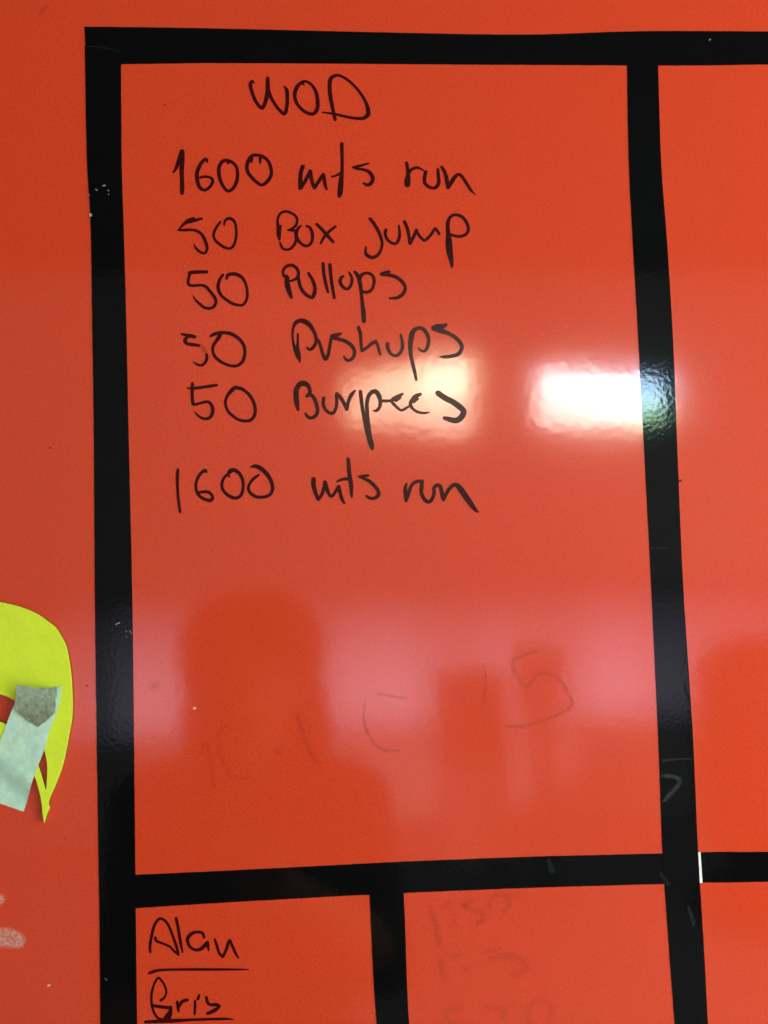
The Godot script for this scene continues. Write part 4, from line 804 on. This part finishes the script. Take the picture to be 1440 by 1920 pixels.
# ---------------------------------------------------------------- the person who takes the picture
func field(bones: Array, cell: float, melt: float) -> ArrayMesh:   # bones: [from, to, radius, radius, colour]; joined smoothly and meshed as surface nets
	var lo := Vector3.ONE * 1e9
	var hi := -lo
	for b in bones:
		for k in 2:
			lo = lo.min(b[k] - Vector3.ONE * (b[2 + k] + 3 * cell))
			hi = hi.max(b[k] + Vector3.ONE * (b[2 + k] + 3 * cell))
	var n := Vector3i(((hi - lo) / cell).ceil()) + Vector3i.ONE
	var d := PackedFloat32Array()
	d.resize(n.x * n.y * n.z)
	d.fill(1.0)
	for b in bones:
		var reach: float = maxf(b[2], b[3]) + melt + 2 * cell
		var a0 := Vector3i((b[0].min(b[1]) - Vector3.ONE * reach - lo) / cell).max(Vector3i.ZERO)
		var a1 := (Vector3i((b[0].max(b[1]) + Vector3.ONE * reach - lo) / cell) + Vector3i.ONE).min(n - Vector3i.ONE)
		var ab: Vector3 = b[1] - b[0]
		var inv := 1.0 / maxf(ab.length_squared(), 1e-9)
		for z in range(a0.z, a1.z + 1):
			for y in range(a0.y, a1.y + 1):
				var row := (z * n.y + y) * n.x
				for x in range(a0.x, a1.x + 1):
					var p: Vector3 = lo + Vector3(x, y, z) * cell - b[0]
					var t := clampf(p.dot(ab) * inv, 0.0, 1.0)
					var v: float = (p - ab * t).length() - lerpf(b[2], b[3], t)
					var u := d[row + x]
					var h := maxf(melt - absf(u - v), 0.0) / melt
					d[row + x] = minf(u, v) - h * h * melt * 0.25
	var at := {}
	var st := SurfaceTool.new()
	st.begin(Mesh.PRIMITIVE_TRIANGLES)
	var step := [1, n.x, n.x * n.y]
	var corner := [0, 1, step[1], step[1] + 1, step[2], step[2] + 1, step[2] + step[1], step[2] + step[1] + 1]
	var place := [Vector3(0, 0, 0), Vector3(1, 0, 0), Vector3(0, 1, 0), Vector3(1, 1, 0), Vector3(0, 0, 1), Vector3(1, 0, 1), Vector3(0, 1, 1), Vector3(1, 1, 1)]
	var edges := [[0, 1], [2, 3], [4, 5], [6, 7], [0, 2], [1, 3], [4, 6], [5, 7], [0, 4], [1, 5], [2, 6], [3, 7]]
	var count := 0
	for z in range(1, n.z - 2):
		for y in range(1, n.y - 2):
			for x in range(1, n.x - 2):
				var i: int = (z * n.y + y) * n.x + x
				if absf(d[i]) > cell * 2.5:
					continue
				var inside := 0
				for c in corner:
					inside += 1 if d[i + c] < 0 else 0
				if inside == 0 or inside == 8:
					continue
				var sum := Vector3.ZERO
				var hits := 0
				for g in edges:
					var u := d[i + corner[g[0]]]
					var v := d[i + corner[g[1]]]
					if (u < 0) != (v < 0):
						sum += place[g[0]].lerp(place[g[1]], u / (u - v))
						hits += 1
				var p := lo + (Vector3(x, y, z) + sum / hits) * cell
				var best := 1e9
				var tone := Color.WHITE
				for b in bones:
					var q := Geometry3D.get_closest_point_to_segment(p, b[0], b[1])
					var s: float = p.distance_to(q) - maxf(b[2], b[3]) * 0.5 - minf(b[2], b[3]) * 0.5
					if s < best:
						best = s
						tone = b[4]
				st.set_smooth_group(1)
				st.set_normal(Vector3(d[i + 1] - d[i], d[i + step[1]] - d[i], d[i + step[2]] - d[i]).normalized())
				st.set_color(tone)
				st.add_vertex(p)
				at[i] = count
				count += 1
	for i in at:
		for axis in 3:
			var u := d[i]
			var v := d[i + step[axis]]
			if (u < 0) == (v < 0):
				continue
			var s1: int = step[(axis + 1) % 3]
			var s2: int = step[(axis + 2) % 3]
			if not (at.has(i - s1) and at.has(i - s2) and at.has(i - s1 - s2)):
				continue
			var q := [at[i], at[i - s1], at[i - s1 - s2], at[i - s2]]
			for k in ([0, 2, 1, 0, 3, 2] if u < 0 else [0, 1, 2, 0, 2, 3]):
				st.add_index(q[k])
	return st.commit()


func photographer():
	var skin := Color(0.36, 0.20, 0.13)
	var shirt := Color(0.035, 0.04, 0.05)
	var pants := Color(0.03, 0.03, 0.035)
	var shoe := Color(0.02, 0.02, 0.02)
	var o := Vector3(-0.126, EYE, 0.95)
	var t := thing("person", "person in dark clothes standing before the board with one arm bent", "person", Vector3(o.x, 0, o.z))
	var v := func(x: float, y: float, z: float) -> Vector3: return Vector3(x - o.x, y + EYE - (0.022 if y > -0.34 else 0.0), z - o.z)
	var b := []
	# head, face, neck
	b.append([v.call(-.126, -.135, .965), v.call(-.126, -.15, .935), .085, .082, skin])
	b.append([v.call(-.126, -.20, .925), v.call(-.126, -.235, .905), .062, .042, skin])
	b.append([v.call(-.126, -.165, .855), v.call(-.126, -.195, .843), .010, .014, skin])
	for s in [-1, 1]:
		b.append([v.call(-.126 + s * .088, -.15, .955), v.call(-.126 + s * .089, -.19, .95), .014, .010, skin])
	b.append([v.call(-.126, -.22, .965), v.call(-.126, -.31, .985), .058, .062, skin])
	# trunk
	b.append([v.call(-.30, -.405, .99), v.call(.035, -.405, .99), .07, .07, shirt])
	b.append([v.call(-.22, -.50, .985), v.call(-.04, -.50, .985), .115, .115, shirt])
	b.append([v.call(-.20, -.66, .98), v.call(-.05, -.66, .98), .112, .112, shirt])
	b.append([v.call(-.20, -.84, .99), v.call(-.05, -.84, .99), .105, .105, pants])
	for s in [-1, 1]:
		var h: float = -.126 + s * .10
		b.append([v.call(h, -.88, .99), v.call(h + s * .01, -1.24, .975), .092, .060, pants])
		b.append([v.call(h + s * .01, -1.24, .975), v.call(h + s * .015, -1.60, 1.0), .058, .042, pants])
		b.append([v.call(h + s * .015, -1.635, 1.01), v.call(h + s * .03, -1.645, .87), .042, .034, shoe])
	b.append([v.call(-.126, -.30, .99), v.call(.0, -.385, .99), .052, .058, shirt])
	b.append([v.call(-.126, -.30, .99), v.call(-.26, -.385, .99), .052, .058, shirt])
	# arms: one bent across the chest, the other hangs
	b.append([v.call(.045, -.41, .98), v.call(.085, -.64, .90), .058, .05, shirt])
	b.append([v.call(.085, -.64, .90), v.call(-.03, -.50, .785), .046, .03, skin])
	b.append([v.call(-.31, -.41, .99), v.call(-.355, -.66, 1.0), .058, .046, shirt])
	b.append([v.call(-.355, -.66, 1.0), v.call(-.36, -.90, .965), .044, .028, skin])
	put("body", field(b, 0.016, 0.03), tinted(0.8, 0.3), t)
	# hands, each finger its own chain
	var h := [[v.call(-.03, -.50, .785), v.call(-.075, -.475, .775), .026, .030, skin]]
	for k in 4:
		var y := -.445 - k * .019
		h.append([v.call(-.09, y, .772), v.call(-.125, y + .004, .778), .0095, .009, skin])
		h.append([v.call(-.125, y + .004, .778), v.call(-.150 + .004 * absf(k - 1.5), y + .004, .797), .009, .0075, skin])
	h.append([v.call(-.06, -.455, .77), v.call(-.085, -.425, .765), .0125, .0105, skin])
	h.append([v.call(-.085, -.425, .765), v.call(-.105, -.408, .772), .0105, .009, skin])
	put("hand", field(h, 0.004, 0.008), tinted(0.6), t)
	h = [[v.call(-.36, -.90, .965), v.call(-.362, -.955, .952), .026, .030, skin]]
	for k in 4:
		var z := .925 + k * .02
		h.append([v.call(-.352, -.965, z), v.call(-.350, -1.005 + .004 * absf(k - 1.5), z - .006), .0095, .009, skin])
		h.append([v.call(-.350, -1.005 + .004 * absf(k - 1.5), z - .006), v.call(-.338, -1.035, z - .014), .009, .0075, skin])
	h.append([v.call(-.345, -.93, .93), v.call(-.335, -.965, .905), .0125, .0105, skin])
	h.append([v.call(-.335, -.965, .905), v.call(-.328, -.99, .895), .0105, .009, skin])
	put("hand", field(h, 0.004, 0.008), tinted(0.6), t)
	var hair := []
	hair.append([v.call(-.158, -.114, .965), v.call(-.096, -.110, .965), .094, .096, Color(.015, .012, .01)])
	hair.append([v.call(-.126, -.15, 1.0), v.call(-.126, -.20, 1.005), .078, .06, Color(.015, .012, .01)])
	for s in [-1, 1]:
		hair.append([v.call(-.126 + s * .05, -.10, .96), v.call(-.126 + s * .072, -.17, .985), .05, .03, Color(.015, .012, .01)])
	for s in [-1, 1]:
		hair.append([v.call(-.126 + s * .085, -.16, .985), v.call(-.126 + s * (.085 if s < 0 else .10), -.27, .99), .036, .04, Color(.015, .012, .01)])
	hair.append([v.call(-.18, -.26, 1.02), v.call(-.07, -.26, 1.02), .05, .05, Color(.015, .012, .01)])
	put("hair", field(hair, 0.009, 0.02), tinted(0.7), t)
	for s in [-1, 1]:
		var eye := SphereMesh.new()
		eye.radius = 0.012
		eye.height = 0.024
		put("eye", eye, mat(Color(0.3, 0.28, 0.26), 0.2), t).position = v.call(-.126 + s * .032, -.155, .862)
	put("mouth", box(Vector3(0.046, 0.009, 0.008)).commit(), mat(Color(0.28, 0.09, 0.08), 0.5), t).position = v.call(-.126, -.222, .860)
